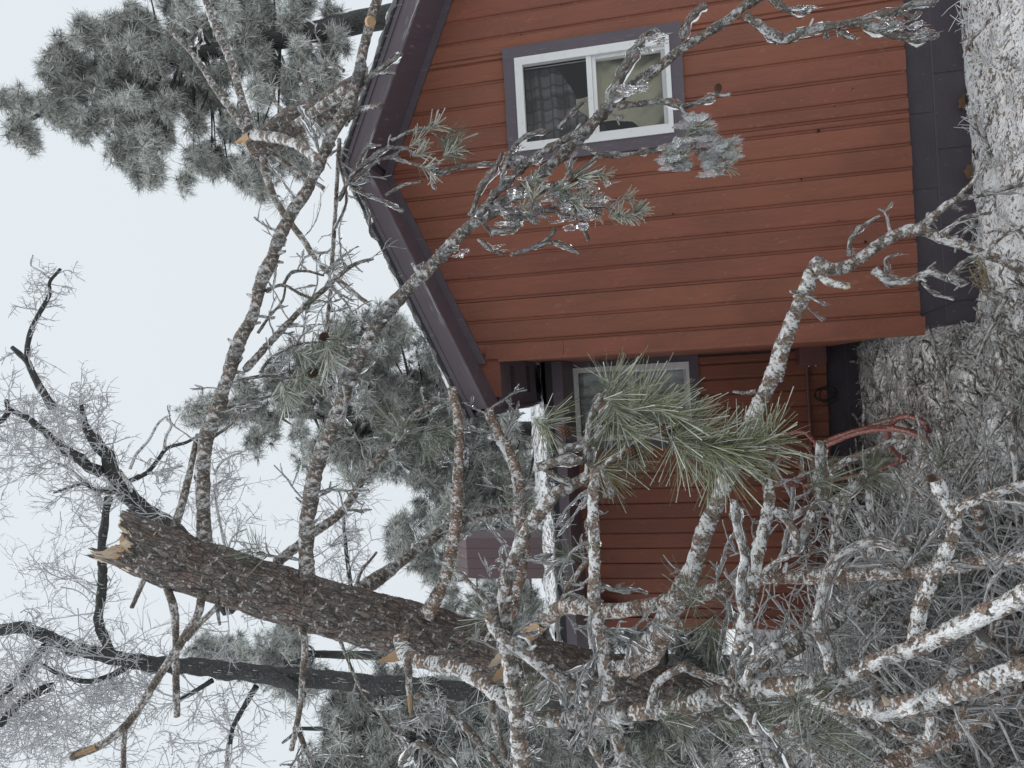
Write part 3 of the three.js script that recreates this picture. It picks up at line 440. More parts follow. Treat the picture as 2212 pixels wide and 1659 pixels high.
// ---------------------------------------------------------------- needles, ice and twigs
// a tuft of long pine needles round the end of a twig that points along +y; each needle glazed, some ending in a bead of ice
function tuftGeo(s, n, len, r, frost, green, beads = 0.35, open = 0.05) {
  reseed(s); const b = new Build();
  for (let k = 0; k < n; k++) {
    const az = rr(0, 6.2832), tilt = Math.acos(mix(1, open, Math.pow(rnd(), 0.7))), st = rr(-0.06, 0.03), L = len * rr(0.72, 1.1), d = V(Math.sin(tilt) * Math.cos(az), Math.cos(tilt), Math.sin(tilt) * Math.sin(az)), side = rvec().multiplyScalar(0.08);
    const p0 = V(0, st, 0).addScaledVector(d, 0.004), p1 = p0.clone().addScaledVector(d, L * 0.5).addScaledVector(side, L * 0.3), p2 = p0.clone().addScaledVector(d, L).addScaledVector(side, L);
    const f = rnd() < frost ? rr(0.4, 0.95) : rr(0, 0.16), g = rr(0.7, 1.25), c = [mix(green[0] * g, 0.6, f), mix(green[1] * g, 0.63, f), mix(green[2] * g, 0.56, f)], ri = r * rr(0.8, 1.25) * (1 + 0.5 * f);
    const bead = rnd() < beads; b.tube(bead ? [p0, p1, p2, p2.clone().addScaledVector(d, r * 3)] : [p0, p1, p2], bead ? [ri * 0.8, ri, ri * 1.1, ri * 1.7] : [ri * 0.8, ri, ri * 0.45], 3, { color: c });
  }
  return b.geo();
}
const GREEN = [0.075, 0.098, 0.036], TUFT = [0, 1, 2, 3].map((k) => tuftGeo(101 + k, 60, 0.15, 0.0011, 0.2, GREEN, 0.3, 0.25)), TUFT_ICE = [0, 1, 2].map((k) => tuftGeo(131 + k, 30, 0.115, 0.0021, 0.6, [0.14, 0.155, 0.09], 0.6, 0.62)), TUFT_BIG = [0, 1, 2].map((k) => tuftGeo(151 + k, 88, 0.17, 0.0011, 0.34, [0.15, 0.168, 0.055], 0.6, 0.34));
const Y = V(0, 1, 0);
function orient(o, p, d, s = 1) { o.position.copy(p); o.quaternion.setFromUnitVectors(Y, d.clone().normalize()); o.rotateY(rr(0, 6.28)); o.scale.setScalar(s); return o; }
function tuft(p, d, parent, set = TUFT, s = 1) { return orient(mesh('needle_tuft', pick(set), M.needle, parent), p, d, s); }
const CONE = (() => { // pine cone: overlapping scales in a spiral
  const gs = [new THREE.SphereGeometry(0.012, 10, 8).scale(1, 2.1, 1).translate(0, 0.024, 0)];
  for (let k = 0; k < 60; k++) { const t = k / 60, a = k * 2.39996, r = 0.0165 * Math.sin(0.25 + t * 2.7), g = new THREE.BoxGeometry(0.009, 0.002, 0.009); g.translate(0, 0, 0.004); g.rotateX(-0.7 + t * 0.5); g.translate(0, 0, r * 0.8); g.rotateY(a); g.translate(0, 0.004 + t * 0.046, 0); gs.push(g); }
  return mergeGeometries(gs.map((g) => { const q = g.index ? g.toNonIndexed() : g; q.deleteAttribute('uv'); return q; }));
})();

// a wandering twig: list of points from p along d; pull bends it (up or down)
function path(p, d, len, n, wander, pull) { const pts = [p.clone()], q = p.clone(), v = d.clone().normalize(); for (let k = 0; k < n; k++) { v.addScaledVector(rvec(), wander); v.y += pull / n; v.normalize(); q.addScaledVector(v, len / n); pts.push(q.clone()); } return { pts, end: v.clone() }; }
// lay glaze over a twig: an uneven clear sleeve that hangs a little and drips
function glaze(ice, pts, r, k = 1.55, drip = 0.25) {
  const c = pts.map((q) => [q, 0]), s = smooth(c, Math.max(0.015, r * 2.4)), rs = s.pts.map((q) => Math.max(r * 1.06, (r * k + 0.0015) * (0.72 + 0.8 * n3(q.x * 34, q.y * 34, q.z * 34)))); rs[rs.length - 1] *= 0.6;
  ice.tube(s.pts, rs, 6, { lump: 0.3, freq: 110, sag: 0.6 });
  if (rnd() < drip) for (let j = 0; j < 3; j++) { const q = pick(s.pts); ice.spike(q.clone().addScaledVector(Y, -r), V(rr(-0.08, 0.08), -1, rr(-0.08, 0.08)), rr(0.012, 0.04), 0.0045, 5); }
}
// a knobbly twig: resampled, swollen at nodes, with small spurs
let rimeInto = null; // when set, twigs also get a crust of rime on the weather side
function knob(b, pts, r, taper, sides) { if (rimeInto) { const q = smooth(pts.map((p) => [p.clone().addScaledVector(WIND, r * 0.55), 0]), 0.03); rimeInto.tube(q.pts, q.pts.map((p) => r * (0.62 + 0.5 * n3(p.x * 25, p.y * 25, p.z * 25))), 3, {}); } const s = smooth(pts.map((q) => [q, 0]), 0.02), n = s.pts.length - 1; b.tube(s.pts, s.pts.map((q, j) => r * (1 - taper * j / n) * (1 + 0.5 * Math.max(0, n3(q.x * 70, q.y * 70, q.z * 70)))), sides, { lump: 0.3, freq: 140 }); for (let j = 1; j < n; j += 3) if (rnd() < 0.3) b.spike(s.pts[j], rvec(), r * rr(1.5, 4) + 0.004, r * 0.6, 3); }
// side twigs with their own twiglets along a limb; each side twig is one part
function twigs(parent, limb, o) {
  const { n = 8, from = 0.1, to = 1, len = [0.1, 0.35], r = [0.003, 0.006], tuftP = 0.3, set = TUFT, iceP = 0.5, pull = -0.2, mat = M.twig, stub = 0.3, ice = null, kids = 3, fwd = 0.6, coneP = 0, scale = 1, side = null } = o, N = limb.pts.length;
  for (let k = 0; k < n; k++) {
    const i = Math.floor(clamp(rr(from, to), 0, 0.999) * (N - 1)), p = limb.pts[i], t = limb.pts[Math.min(N - 1, i + 1)].clone().sub(limb.pts[Math.max(0, i - 1)]).normalize(); let d = rvec(); d.addScaledVector(t, -d.dot(t)).normalize(); if (side) d.addScaledVector(side, 0.8); d.addScaledVector(t, fwd * rr(0.3, 1.2)).normalize();
    const b = new Build(), q0 = p.clone().addScaledVector(d, limb.rs[i] * 0.6);
    if (rnd() < stub) { const L = rr(0.02, 0.06), w = path(q0, d, L, 2, 0.15, 0); b.tube(w.pts, [limb.rs[i] * 0.32 + 0.002, limb.rs[i] * 0.28 + 0.002, limb.rs[i] * 0.2 + 0.001], 6, { lump: 0.2 }); mesh('stub', b.geo(), mat, parent); continue; }
    const L = rr(...len), rad = rr(...r), w = path(q0, d, L, 7, 0.22, pull * rr(0.3, 1.4)); knob(b, w.pts, rad, 0.5, 4);
    if (ice && rnd() < iceP) glaze(ice, w.pts, rad);
    const ends = [[w.pts[7], w.end]];
    for (let j = 0; j < kids; j++) { const m = 2 + Math.floor(rnd() * 5), dd = w.pts[m + 1 > 7 ? 7 : m + 1].clone().sub(w.pts[m]).normalize().multiplyScalar(0.8).add(rvec().multiplyScalar(0.8)).normalize(), ww = path(w.pts[m], dd, L * rr(0.2, 0.55), 4, 0.25, pull * 0.6); knob(b, ww.pts, rad * 0.66, 0.4, 4); if (ice && rnd() < iceP) glaze(ice, ww.pts, rad * 0.62, 1.8, 0.1); ends.push([ww.pts[4], ww.end]); }
    mesh('twig', b.geo(), mat, parent);
    for (const [e, dd] of ends) if (rnd() < (set === TUFT_ICE ? tuftP : tuftP * 0.35)) tuft(e, dd.clone().addScaledVector(Y, -0.2), parent, set, rr(0.7, 1.1) * scale);
    if (rnd() < coneP) orient(mesh('pine_cone', CONE, M.cone, parent), w.pts[4].clone().addScaledVector(Y, -0.01), rvec().addScaledVector(Y, -0.6), rr(0.9, 1.2));
  }
}
const WIND = V(-0.35, 0.8, 0.45).normalize();
// one limb: a bark mesh (thin runs of the photograph's big branches), its stubs, twigs and ice
function limbMesh(name, ctrl, mat, parent, { lump = 0.1, tile = 0.2, step, sides = 14, label } = {}) {
  const rm = ctrl.reduce((a, c) => a + c[1], 0) / ctrl.length, s = smooth(ctrl, step ?? Math.max(0.009, rm * 0.36));
  for (let k = 0; k < s.pts.length; k++) { const q = s.pts[k]; s.rs[k] *= 1 + 0.1 * n3(q.x * 9, q.y * 9, q.z * 9); q.x += rm * 0.22 * n3(q.x * 6, q.y * 6, 3 + q.z); q.y += rm * 0.22 * n3(q.x * 6, q.y * 6, 9 + q.z); }
  const b = new Build(tile); b.tube(s.pts, s.rs, sides, { lump: lump * 1.5, freq: 0.8 / rm, capStart: true }); const o = mesh(name, b.geo(true), mat, parent, label); s.mesh = o;
  if ((mat === M.limbGrey || mat === M.limbRed) && rm > 0.004 && parent.name === 'branch') { const c = new Build(); c.tube(s.pts.map((q, k) => q.clone().addScaledVector(WIND, s.rs[k] * 0.34)), s.pts.map((q, k) => s.rs[k] * (0.57 + 0.2 * n3(q.x * 11, q.y * 11, q.z * 11) + 0.14 * n3(q.x * 40, q.y * 40, q.z * 40))), Math.min(14, sides), { lump: 0.22, freq: 1.9 / rm }); stuff(mesh('rime_crust', c.geo(true), M.rime, parent)); }
  if ((mat === M.limbFrost || mat === M.limbWhite) && rm > 0.005) { // crust of rime grown on the weather side, broken where it has fallen off
    const c = new Build(); c.tube(s.pts.map((q, k) => q.clone().addScaledVector(WIND, s.rs[k] * 0.34)), s.pts.map((q, k) => s.rs[k] * (0.645 + 0.17 * n3(q.x * 13, q.y * 13, q.z * 13) + 0.14 * n3(q.x * 45, q.y * 45, q.z * 45))), Math.min(14, sides + 2), { lump: 0.24, freq: 1.9 / rm }); stuff(mesh('rime_crust', c.geo(true), M.rime, parent)); }
  return s;
}
// torn end of a trunk or limb: a ring of splinters round a hollow
function splinters(parent, p, dir, r, mat, h = 1.2, n = 16, lean = null, seedN = 1) {
  reseed(seedN * 31 + 5); const d = dir.clone().normalize(), a = V(0.3, 0.8, 0.5).cross(d).normalize(), c = d.clone().cross(a), P = [], U = [], I = [], m = n * 2;
  const ring = (k, rad, hh) => { const t = k / m * 6.2832, q = p.clone().addScaledVector(a, Math.cos(t) * rad).addScaledVector(c, Math.sin(t) * rad).addScaledVector(d, hh); P.push(q.x, q.y, q.z); U.push(k / m, hh / (r * 4)); };
  const H = []; for (let k = 0; k < m; k++) { const t = k / m * 6.2832, w = lean ? Math.max(0, Math.cos(t - lean)) : 0.5; H.push((k % 2 ? rr(0.1, 0.4) : rr(0.4, 1)) * r * h * (0.35 + 1.3 * w * w)); } H.push(H[0]);
  for (let k = 0; k <= m; k++) ring(k, r * 0.97, -0.3 * r); for (let k = 0; k <= m; k++) ring(k, r * (k % 2 ? 0.95 : 0.86), H[k % m]); for (let k = 0; k <= m; k++) ring(k, r * 0.55, H[k % m] * 0.45); for (let k = 0; k <= m; k++) ring(k, r * 0.05, 0.1 * r);
  for (let j = 0; j < 3; j++) for (let k = 0; k < m; k++) { const q = j * (m + 1) + k; I.push(q, q + 1, q + m + 1, q + 1, q + m + 2, q + m + 1); }
  const g = new THREE.BufferGeometry(); g.setAttribute('position', new THREE.Float32BufferAttribute(P, 3)); g.setAttribute('uv', new THREE.Float32BufferAttribute(U, 2)); g.setIndex(I); const q = g.toNonIndexed(); q.computeVertexNormals(); return mesh('splintered_wood', q, mat, parent);
}
function shard(parent, a, b, w, t, up, mat, mat2) { // a long torn sliver with bark on its back
  const d = b.clone().sub(a), L = d.length(), x = d.normalize(), z = x.clone().cross(up).normalize(), y = z.clone().cross(x), P = [], U = [], I = [], n = 9;
  for (let k = 0; k <= n; k++) { const f = k / n, ww = w * (1 - 0.75 * f * f) * (0.85 + 0.3 * rnd()), tt = t * (1 - 0.8 * f); for (const [s, h] of [[-0.5, 0], [0, 0.6], [0.5, 0], [0.25, -0.5], [-0.25, -0.5], [-0.5, 0]]) { const q = a.clone().addScaledVector(x, f * L + (k === n ? rr(-0.2, 0.2) * w : 0)).addScaledVector(z, s * ww).addScaledVector(y, h * tt); P.push(q.x, q.y, q.z); U.push(s + 0.5, f * L / 0.25); } }
  for (let k = 0; k < n; k++) for (let s = 0; s < 5; s++) { const q = k * 6 + s; I.push(q, q + 6, q + 1, q + 1, q + 6, q + 7); }
  const g = new THREE.BufferGeometry(); g.setAttribute('position', new THREE.Float32BufferAttribute(P, 3)); g.setAttribute('uv', new THREE.Float32BufferAttribute(U, 2)); g.setIndex(I); const q = g.toNonIndexed(); q.computeVertexNormals(); mesh('splintered_wood', q, mat, parent);
  if (mat2) { const m2 = mesh('bark_strip', q.clone(), mat2, parent); m2.geometry.translate(y.x * t * -0.35, y.y * t * -0.35, y.z * t * -0.35); }
}
const G = (zone, x, y, z) => at(ZONE[zone][0] + x, ZONE[zone][1] + y, z);

// ---------------------------------------------------------------- the snapped pine that leans across the picture
const pine = thing('broken_pine', 'large snapped pine with flaky bark and iced limbs reaching toward the cabin', 'pine tree');
{
  const base = [[830, 195, 3.05], [1000, 262, 3.08], [1200, 342, 3.12], [1500, 430, 3.2], [1800, 530, 3.28], [2000, 590, 3.34], [2212, 645, 3.4], [2712, 780, 3.55], [3112, 895, 3.68], [3512, 1000, 3.8], [3912, 1085, 3.92], [4400, 1180, 4.1], [5200, 1300, 4.35], [6000, 1390, 4.6]];
  const ctrl = base.map(([x, y, z], k) => { const p = G(7, x, y, z); return [p, metres(p, 172 - (k > 9 ? 14 : 0))]; });
  const s = smooth(ctrl, 0.0085), sides = 132, b = new Build(0.5), end = s.pts[s.pts.length - 1]; if (end.y > 0) { s.pts.push(V(end.x - 0.05, -0.15, end.z)); s.rs.push(s.rs[s.rs.length - 1] * 1.15); }
  const imgDown = heldRight.clone().negate(), near = EYE.clone().sub(ctrl[0][0]).normalize(), axis = ctrl[0][0].clone().sub(ctrl[1][0]).normalize();
  const jag = (d, k) => 0.15 * sstep(0.05, 0.8, d.dot(imgDown)) + 0.1 * sstep(0.1, 0.8, -d.dot(imgDown)) - 0.07 * Math.max(0, d.dot(near)) + 0.07 * (hash(k >> 2, 3, 7) - 0.5) + 0.03 * (hash(k, 3, 7) - 0.5) + 0.03 * n3(d.x * 5, d.y * 5, d.z * 5);
  const torn = (geo, sides, rings, dip) => { const p = geo.attributes.position, n = geo.attributes.normal, J = []; for (let s = 0; s <= sides; s++) J.push(jag(V(n.getX(s), n.getY(s), n.getZ(s)), s % sides) - dip * (0.5 + hash(s % sides, 9, 2))); for (let k = 0; k < rings; k++) for (let s = 0; s <= sides; s++) { const i = k * (sides + 1) + s, f = (1 - k / rings) * J[s]; p.setXYZ(i, p.getX(i) + axis.x * f, p.getY(i) + axis.y * f, p.getZ(i) + axis.z * f); } };
  b.tube(s.pts, s.rs, sides, { lump: 0 }); const g = b.geo(), p = g.attributes.position, nn = g.attributes.normal, u = g.attributes.uv;
  for (let k = 0; k < p.count; k++) { // bark plates as relief
    const U = u.getX(k) / u.getX(sides), W = u.getY(k), wv = W + 0.5 * n3(p.getX(k) * 9, p.getY(k) * 9, p.getZ(k) * 9), pl = pn(U * 26, wv * 5, 26, 4096, 5), p2 = pn(U * 60, wv * 14, 60, 8192, 15), h = 0.011 * (Math.floor(pl * 5) / 5 + 0.25 * pl - 0.5) + 0.005 * (p2 - 0.5) + 0.002 * n3(p.getX(k) * 90, p.getY(k) * 90, p.getZ(k) * 90) + 0.008 * n3(p.getX(k) * 11, p.getY(k) * 11, p.getZ(k) * 11);
    p.setXYZ(k, p.getX(k) + nn.getX(k) * h, p.getY(k) + nn.getY(k) * h, p.getZ(k) + nn.getZ(k) * h);
  }
  torn(g, sides, 34, 0); g.computeVertexNormals(); const trunk = mesh('trunk', g, M.trunk, pine); trunk.userData.label = 'thick trunk with flaky grey-brown bark and a torn top';
  // torn top: two tall shards with a notch between, bark outside
  const top = ctrl[0][0], dir = top.clone().sub(ctrl[1][0]).normalize(), r0 = ctrl[0][1], toCam = EYE.clone().sub(top).normalize();
  { const w = new Build(0.25), N = 40; w.tube(s.pts.slice(0, N), s.rs.slice(0, N).map((r) => r * 0.95), 60, { lump: 0.05, freq: 60 }); const wg = w.geo(); torn(wg, 60, N - 2, 0.008); const q = wg.toNonIndexed(); q.computeVertexNormals(); mesh('splintered_wood', q, M.palWood, trunk); const c = new Build(0.25); c.tube(s.pts.slice(6, N), s.rs.slice(6, N).map((r, k) => r * (0.75 + 0.004 * k)), 26, { lump: 0.15, freq: 50, capStart: true }); const cg = c.geo(), cp = cg.attributes.position; for (let k = 0; k < 27; k++) { const f = 0.07 * (hash(k % 26, 4, 4) - 0.3); cp.setXYZ(k, cp.getX(k) + axis.x * f, cp.getY(k) + axis.y * f, cp.getZ(k) + axis.z * f); } const cq = cg.toNonIndexed(); cq.computeVertexNormals(); mesh('splintered_wood', cq, M.rawWood, trunk); }
  // collars where limbs leave the trunk are made by each limb's thick foot
  const B = (label, mat, ctrls, opt = {}) => { reseed(ctrls[0][1].length * 13 + ctrls.length * 7 + Math.round(ctrls[0][1][0])); const br = part('branch', pine); if (label) br.userData.label = label; const out = [], ice = new Build(); rimeInto = new Build();
    ctrls.forEach((c, k) => { const ct = trace(...c); if (k === 0 && opt.foot) { ct[0][1] *= 1.35; } out.push(limbMesh(k ? 'side_branch' : 'limb', ct, c[6] ?? mat, br, { lump: opt.lump ?? 0.12, sides: k ? 8 : 14 })); });
    for (const [k, o] of opt.twigs ?? []) twigs(br, out[k], { ice, ...o }); opt.more?.(br, out, ice); if (ice.count) stuff(mesh('ice_glaze', ice.geo(true), opt.iceMat ?? M.ice, br)); if (rimeInto.count) stuff(mesh('rime_crust', rimeInto.geo(), M.rime, br)); rimeInto = null; return { br, out, ice }; };
  // glaze patches lying on top of a limb
  const patches = (ice, l, n, k = 1.18, from = 0, to = 1) => { for (let j = 0; j < n; j++) { const N = l.pts.length, a = Math.floor(rr(from, to) * (N - 8)), m = 4 + Math.floor(rnd() * 9), seg = l.pts.slice(Math.max(0, a), a + m), rs = seg.map((_, x) => l.rs[Math.min(N - 1, Math.max(0, a) + x)] * (x === 0 || x === seg.length - 1 ? 0.9 : k * rr(0.95, 1.15))); if (seg.length > 3) ice.tube(seg, rs, 10, { lump: 0.12, freq: 45, sag: 0.2 }); } };

  const A = B('long grey limb rising from the trunk and lying over the roof peak', M.limbGrey, [
    [4, [1335, 1990, 1325, 1760, 1312, 1500, 1340, 1200, 1410, 1010, 1485, 770, 1560, 530, 1635, 380, 1680, 200, 1760, 30, 1810, -120, 1890, -280, 1985, -430, 2070, -600, 2145, -760, 2235, -930, 2310, -1110, 2355, -1330, 2400, -1500, 2450, -1670], 3.2, 3.5, 47, 30],
    [4, [1590, 740, 1750, 560, 1930, 370, 2120, 200, 2290, 60, 2420, 20], 3.32, 3.55, 26, 10],
    [4, [1540, 810, 1700, 780, 1900, 790, 2050, 740], 3.3, 3.45, 12, 7], [4, [1720, 230, 1830, 190, 1950, 250, 2020, 275], 3.35, 3.4, 10, 6], [4, [1830, 200, 1890, 110, 1990, 100, 2100, 130], 3.37, 3.5, 9, 6], [4, [1670, 500, 1740, 400, 1830, 290, 1850, 200], 3.32, 3.4, 11, 7],
    [4, [2200, -760, 2180, -400, 2155, 0, 2140, 250, 2120, 450, 2110, 700, 2105, 900], 3.6, 3.75, 14, 13], [4, [1690, 760, 1730, 690, 1830, 620, 1950, 570, 2080, 560], 3.3, 3.4, 9, 6], [4, [1470, 990, 1600, 960, 1750, 910, 1850, 870], 3.3, 3.25, 10, 6], [4, [1390, 1170, 1490, 1100, 1550, 1020, 1610, 1000], 3.28, 3.2, 9, 8],
    [2, [-20, 1300, 80, 1120, 200, 1030, 300, 960, 440, 960], 3.45, 3.35, 13, 8], [2, [60, 1180, 180, 1080, 300, 1020, 420, 1050, 560, 1085, 620, 1120], 3.45, 3.3, 12, 9], [2, [100, 1090, 160, 960, 260, 940], 3.42, 3.35, 10, 8], [2, [330, 910, 450, 850, 560, 830, 600, 790], 3.4, 3.3, 9, 7], [2, [600, 860, 660, 920, 700, 1000, 770, 1000], 3.35, 3.28, 9, 7], [2, [620, 1130, 740, 1090, 850, 1070, 1020, 1060], 3.32, 3.3, 12, 9], [2, [60, 1220, 200, 1280, 300, 1320, 400, 1370], 3.45, 3.35, 13, 8], [2, [290, 1265, 400, 1200, 520, 1175], 3.42, 3.35, 11, 9],
    [2, [60, 600, 190, 490, 290, 420, 390, 345], 3.5, 3.4, 18, 10], [2, [20, 800, 110, 720, 200, 690, 260, 680], 3.5, 3.4, 18, 16], [2, [200, 490, 280, 470, 350, 475], 3.46, 3.4, 13, 10], [2, [-30, 1000, 30, 1300, -50, 1500], 3.52, 3.5, 8, 6], [2, [100, 1220, 180, 1400, 190, 1520, 240, 1560], 3.45, 3.5, 9, 7],
  ], { foot: true, twigs: [[0, { n: 30, from: 0.08, to: 0.9, stub: 0.55, len: [0.08, 0.3], tuftP: 0.02, iceP: 0.4 }], [1, { n: 18, from: 0.2, len: [0.12, 0.35], tuftP: 0.03 }], [6, { n: 26, from: 0, len: [0.1, 0.32], tuftP: 0.02, stub: 0.1 }], [2, { n: 4, tuftP: 0.25, stub: 0 }], [4, { n: 4, tuftP: 0.05, stub: 0 }], [7, { n: 4, tuftP: 0.2, stub: 0 }], [10, { n: 5, len: [0.04, 0.12], tuftP: 0, stub: 0 }], [11, { n: 4, len: [0.04, 0.1], tuftP: 0.05, stub: 0 }], [14, { n: 3, len: [0.03, 0.08], stub: 0 }]],
    more: (br, l, ice) => { patches(ice, l[0], 9, 1.04, 0.15, 0.95); for (const k of [2, 3, 4, 7, 8, 9, 10, 11, 12, 13, 14, 15, 16, 17, 18, 19, 20, 21, 22]) glaze(ice, l[k].pts, l[k].rs[0] * 0.9, 1.35, 0.5);
      for (const [zx, zy, z, dx, dy] of [[1850, 880, 3.22, 0.5, 1], [2140, 640, 3.25, 0.4, 1], [1960, 640, 3.35, 1, 0.5], [1940, 780, 3.35, 0.3, 1], [2080, 540, 3.38, 1, 1], [2050, 720, 3.4, 0, 1]]) tuft(G(4, zx, zy, z), heldUp.clone().multiplyScalar(-dx).addScaledVector(heldRight, -dy).addScaledVector(lookF, -0.4), br, TUFT_ICE, 1.15);
      for (const [x, y, z] of [[480, 930, 3.33], [545, 1090, 3.28], [700, 990, 3.27], [600, 820, 3.3], [500, 1000, 3.3]]) tuft(G(2, x, y, z), V(rr(-0.4, 0.4), -1, 0.2), br, TUFT_ICE, 0.72);
      for (const [zx, zy] of [[2070, 540], [2000, 780]]) orient(mesh('pine_cone', CONE, M.cone, br), G(4, zx, zy, 3.36), V(0.3, -0.8, 0.2), 1.1); } });
  { const q = G(2, 190, 140, 3.42), d = EYE.clone().sub(q).normalize(); const g = new THREE.CylinderGeometry(0.024, 0.027, 0.03, 14); const o = mesh('sawn_knot', g, M.rawWood, A.br); orient(o, q, d.addScaledVector(V(0, -1, 0), 0.3), 1); }

  const Bl = B('iced limb crossing in front of the gable window', M.limbGrey, [
    [4, [2035, 2250, 1990, 2060, 1985, 1860, 2000, 1660, 2030, 1450, 2090, 1250, 2150, 1120, 2215, 950, 2250, 820, 2342, 640, 2455, 430, 2640, 220, 2800, 60, 2912, -58, 3062, -208, 3212, -308, 3462, -498, 3712, -728, 3862, -878, 3992, -1018, 4212, -1178, 4424, -1350, 4574, -1438, 4724, -1538, 4824, -1628, 4984, -1700], 3.32, 3.2, 52, 27],
    [3, [400, 100, 480, 150, 580, 230, 660, 255, 740, 220, 900, 180, 1050, 160, 1250, 110, 1400, 70, 1480, 30, 1640, 20], 3.2, 3.1, 30, 14], [3, [1080, 150, 1150, 150, 1300, 195, 1480, 250, 1660, 235], 3.14, 3.08, 26, 18], [3, [1400, 75, 1500, 110, 1540, 70], 3.1, 3.08, 12, 10], [3, [1000, 200, 1060, 230, 1110, 250], 3.15, 3.12, 14, 12],
    [2, [840, 1400, 900, 1220, 1000, 1080, 1040, 990], 3.2, 3.15, 16, 9], [2, [880, 1400, 1000, 1250, 1100, 1150, 1200, 1060, 1350, 960, 1540, 850], 3.18, 3.12, 22, 22], [2, [1050, 1100, 1120, 950, 1200, 880, 1330, 850], 3.12, 3.1, 16, 10], [2, [1780, 560, 1850, 400, 1950, 250, 2020, 190, 2090, 250], 3.18, 3.12, 12, 9], [2, [1740, 660, 1800, 510, 1880, 370, 1960, 250], 3.16, 3.1, 22, 14], [2, [1790, 690, 1950, 670, 2100, 660, 2212, 690, 2330, 660, 2420, 625], 3.18, 3.1, 20, 12], [2, [1570, 950, 1680, 1000, 1850, 1000, 2000, 980, 2110, 960], 3.18, 3.12, 15, 11], [2, [1660, 1010, 1560, 1100, 1480, 1150], 3.15, 3.1, 11, 9], [2, [1410, 830, 1500, 720, 1580, 650], 3.15, 3.1, 12, 9], [2, [890, 1550, 960, 1610, 1050, 1650], 3.22, 3.2, 12, 9], [2, [980, 1500, 1100, 1480, 1180, 1420], 3.2, 3.16, 16, 12],
    [2, [1100, 1650, 1250, 1600, 1380, 1570, 1540, 1640], 3.2, 3.14, 14, 9], [2, [1390, 1480, 1330, 1550, 1250, 1600], 3.16, 3.18, 11, 10], [2, [1550, 1430, 1600, 1560], 3.1, 3.1, 10, 9], [2, [1540, 1380, 1700, 1340, 1800, 1390, 1910, 1410], 3.12, 3.08, 12, 9], [3, [0, 250, 30, 150, 90, 80, 150, 30], 3.2, 3.15, 16, 13], [3, [560, -20, 680, 60, 800, 75], 3.2, 3.16, 22, 12], [2, [1100, 1300, 1250, 1260, 1400, 1200, 1560, 1130, 1700, 1130], 3.16, 3.08, 16, 11], [2, [1000, 1300, 1080, 1390, 1200, 1400, 1330, 1360, 1480, 1390], 3.16, 3.08, 18, 12], [2, [1250, 1180, 1380, 1260, 1480, 1330, 1560, 1400], 3.14, 3.06, 16, 10], [3, [200, 600, 250, 615, 310, 612], 3.1, 3.08, 8, 12], [2, [1990, 985, 2150, 975, 2300, 960, 2460, 1010], 3.13, 3.08, 11, 6], [2, [2200, 690, 2250, 780, 2300, 860], 3.12, 3.08, 10, 6],
  ], { foot: true, twigs: [[0, { n: 16, from: 0.05, to: 0.42, stub: 0.5, len: [0.08, 0.28], tuftP: 0.1, iceP: 0.6 }], [0, { n: 10, from: 0.45, to: 0.75, stub: 0.4, len: [0.05, 0.14], tuftP: 0.1, iceP: 0.95 }], [1, { n: 5, len: [0.03, 0.08], stub: 0.3, tuftP: 0, iceP: 1 }], [6, { n: 6, len: [0.04, 0.12], stub: 0.1, tuftP: 0.06, iceP: 1, set: TUFT_ICE, scale: 0.6 }], [22, { n: 7, len: [0.04, 0.1], stub: 0, tuftP: 0.12, iceP: 1, set: TUFT_ICE, scale: 0.6 }], [23, { n: 8, len: [0.04, 0.1], stub: 0, tuftP: 0.12, iceP: 1, set: TUFT_ICE, scale: 0.6 }], [19, { n: 4, len: [0.03, 0.07], stub: 0, tuftP: 0.3, set: TUFT_ICE, scale: 0.5 }]],
    more: (br, l, ice) => { patches(ice, l[0], 20, 1.08, 0.3, 1);
      for (let k = 1; k < l.length; k++) glaze(ice, l[k].pts, l[k].rs[0] * 0.85, [2, 9, 15, 20, 21, 23].includes(k) ? 2.1 : 1.5, 0.7);
      const lumps = (x, y, z, n, spread, r, drop) => { for (let k = 0; k < n; k++) { const q = G(2, x + rr(-spread, spread), y + rr(-spread, spread), z + rr(-0.03, 0.03)); ice.blob(q.addScaledVector(Y, -drop * rnd()), r * rr(0.25, 0.7), r * rr(0.7, 1.7), r * rr(0.25, 0.7), 0.45, 2); if (rnd() < 0.4) ice.spike(q, V(rr(-0.3, 0.3), -1, rr(-0.3, 0.3)), r * rr(1.5, 4), r * 0.3, 5); } };
      lumps(1130, 1200, 3.1, 12, 80, 0.02, 0.03); lumps(1350, 1300, 3.07, 26, 120, 0.022, 0.05); lumps(1480, 1380, 3.06, 24, 110, 0.021, 0.06); lumps(1560, 1250, 3.06, 16, 90, 0.018, 0.06); lumps(1060, 1400, 3.12, 12, 80, 0.022, 0.03); lumps(1160, 1000, 3.1, 8, 80, 0.015, 0.02); lumps(1830, 600, 3.1, 6, 40, 0.022, 0.02); lumps(1920, 560, 3.1, 4, 30, 0.02, 0.01); lumps(740, 1630, 3.2, 5, 40, 0.016, 0.03); lumps(1010, 1620, 3.18, 4, 30, 0.015, 0.02); lumps(1900, 320, 3.1, 7, 60, 0.02, 0.04); lumps(2030, 260, 3.08, 6, 40, 0.016, 0.03); lumps(2960, 60, 3.14, 6, 35, 0.022, 0.03); lumps(3560, 160, 3.1, 16, 70, 0.02, 0.02); lumps(3720, 200, 3.08, 12, 60, 0.018, 0.02);
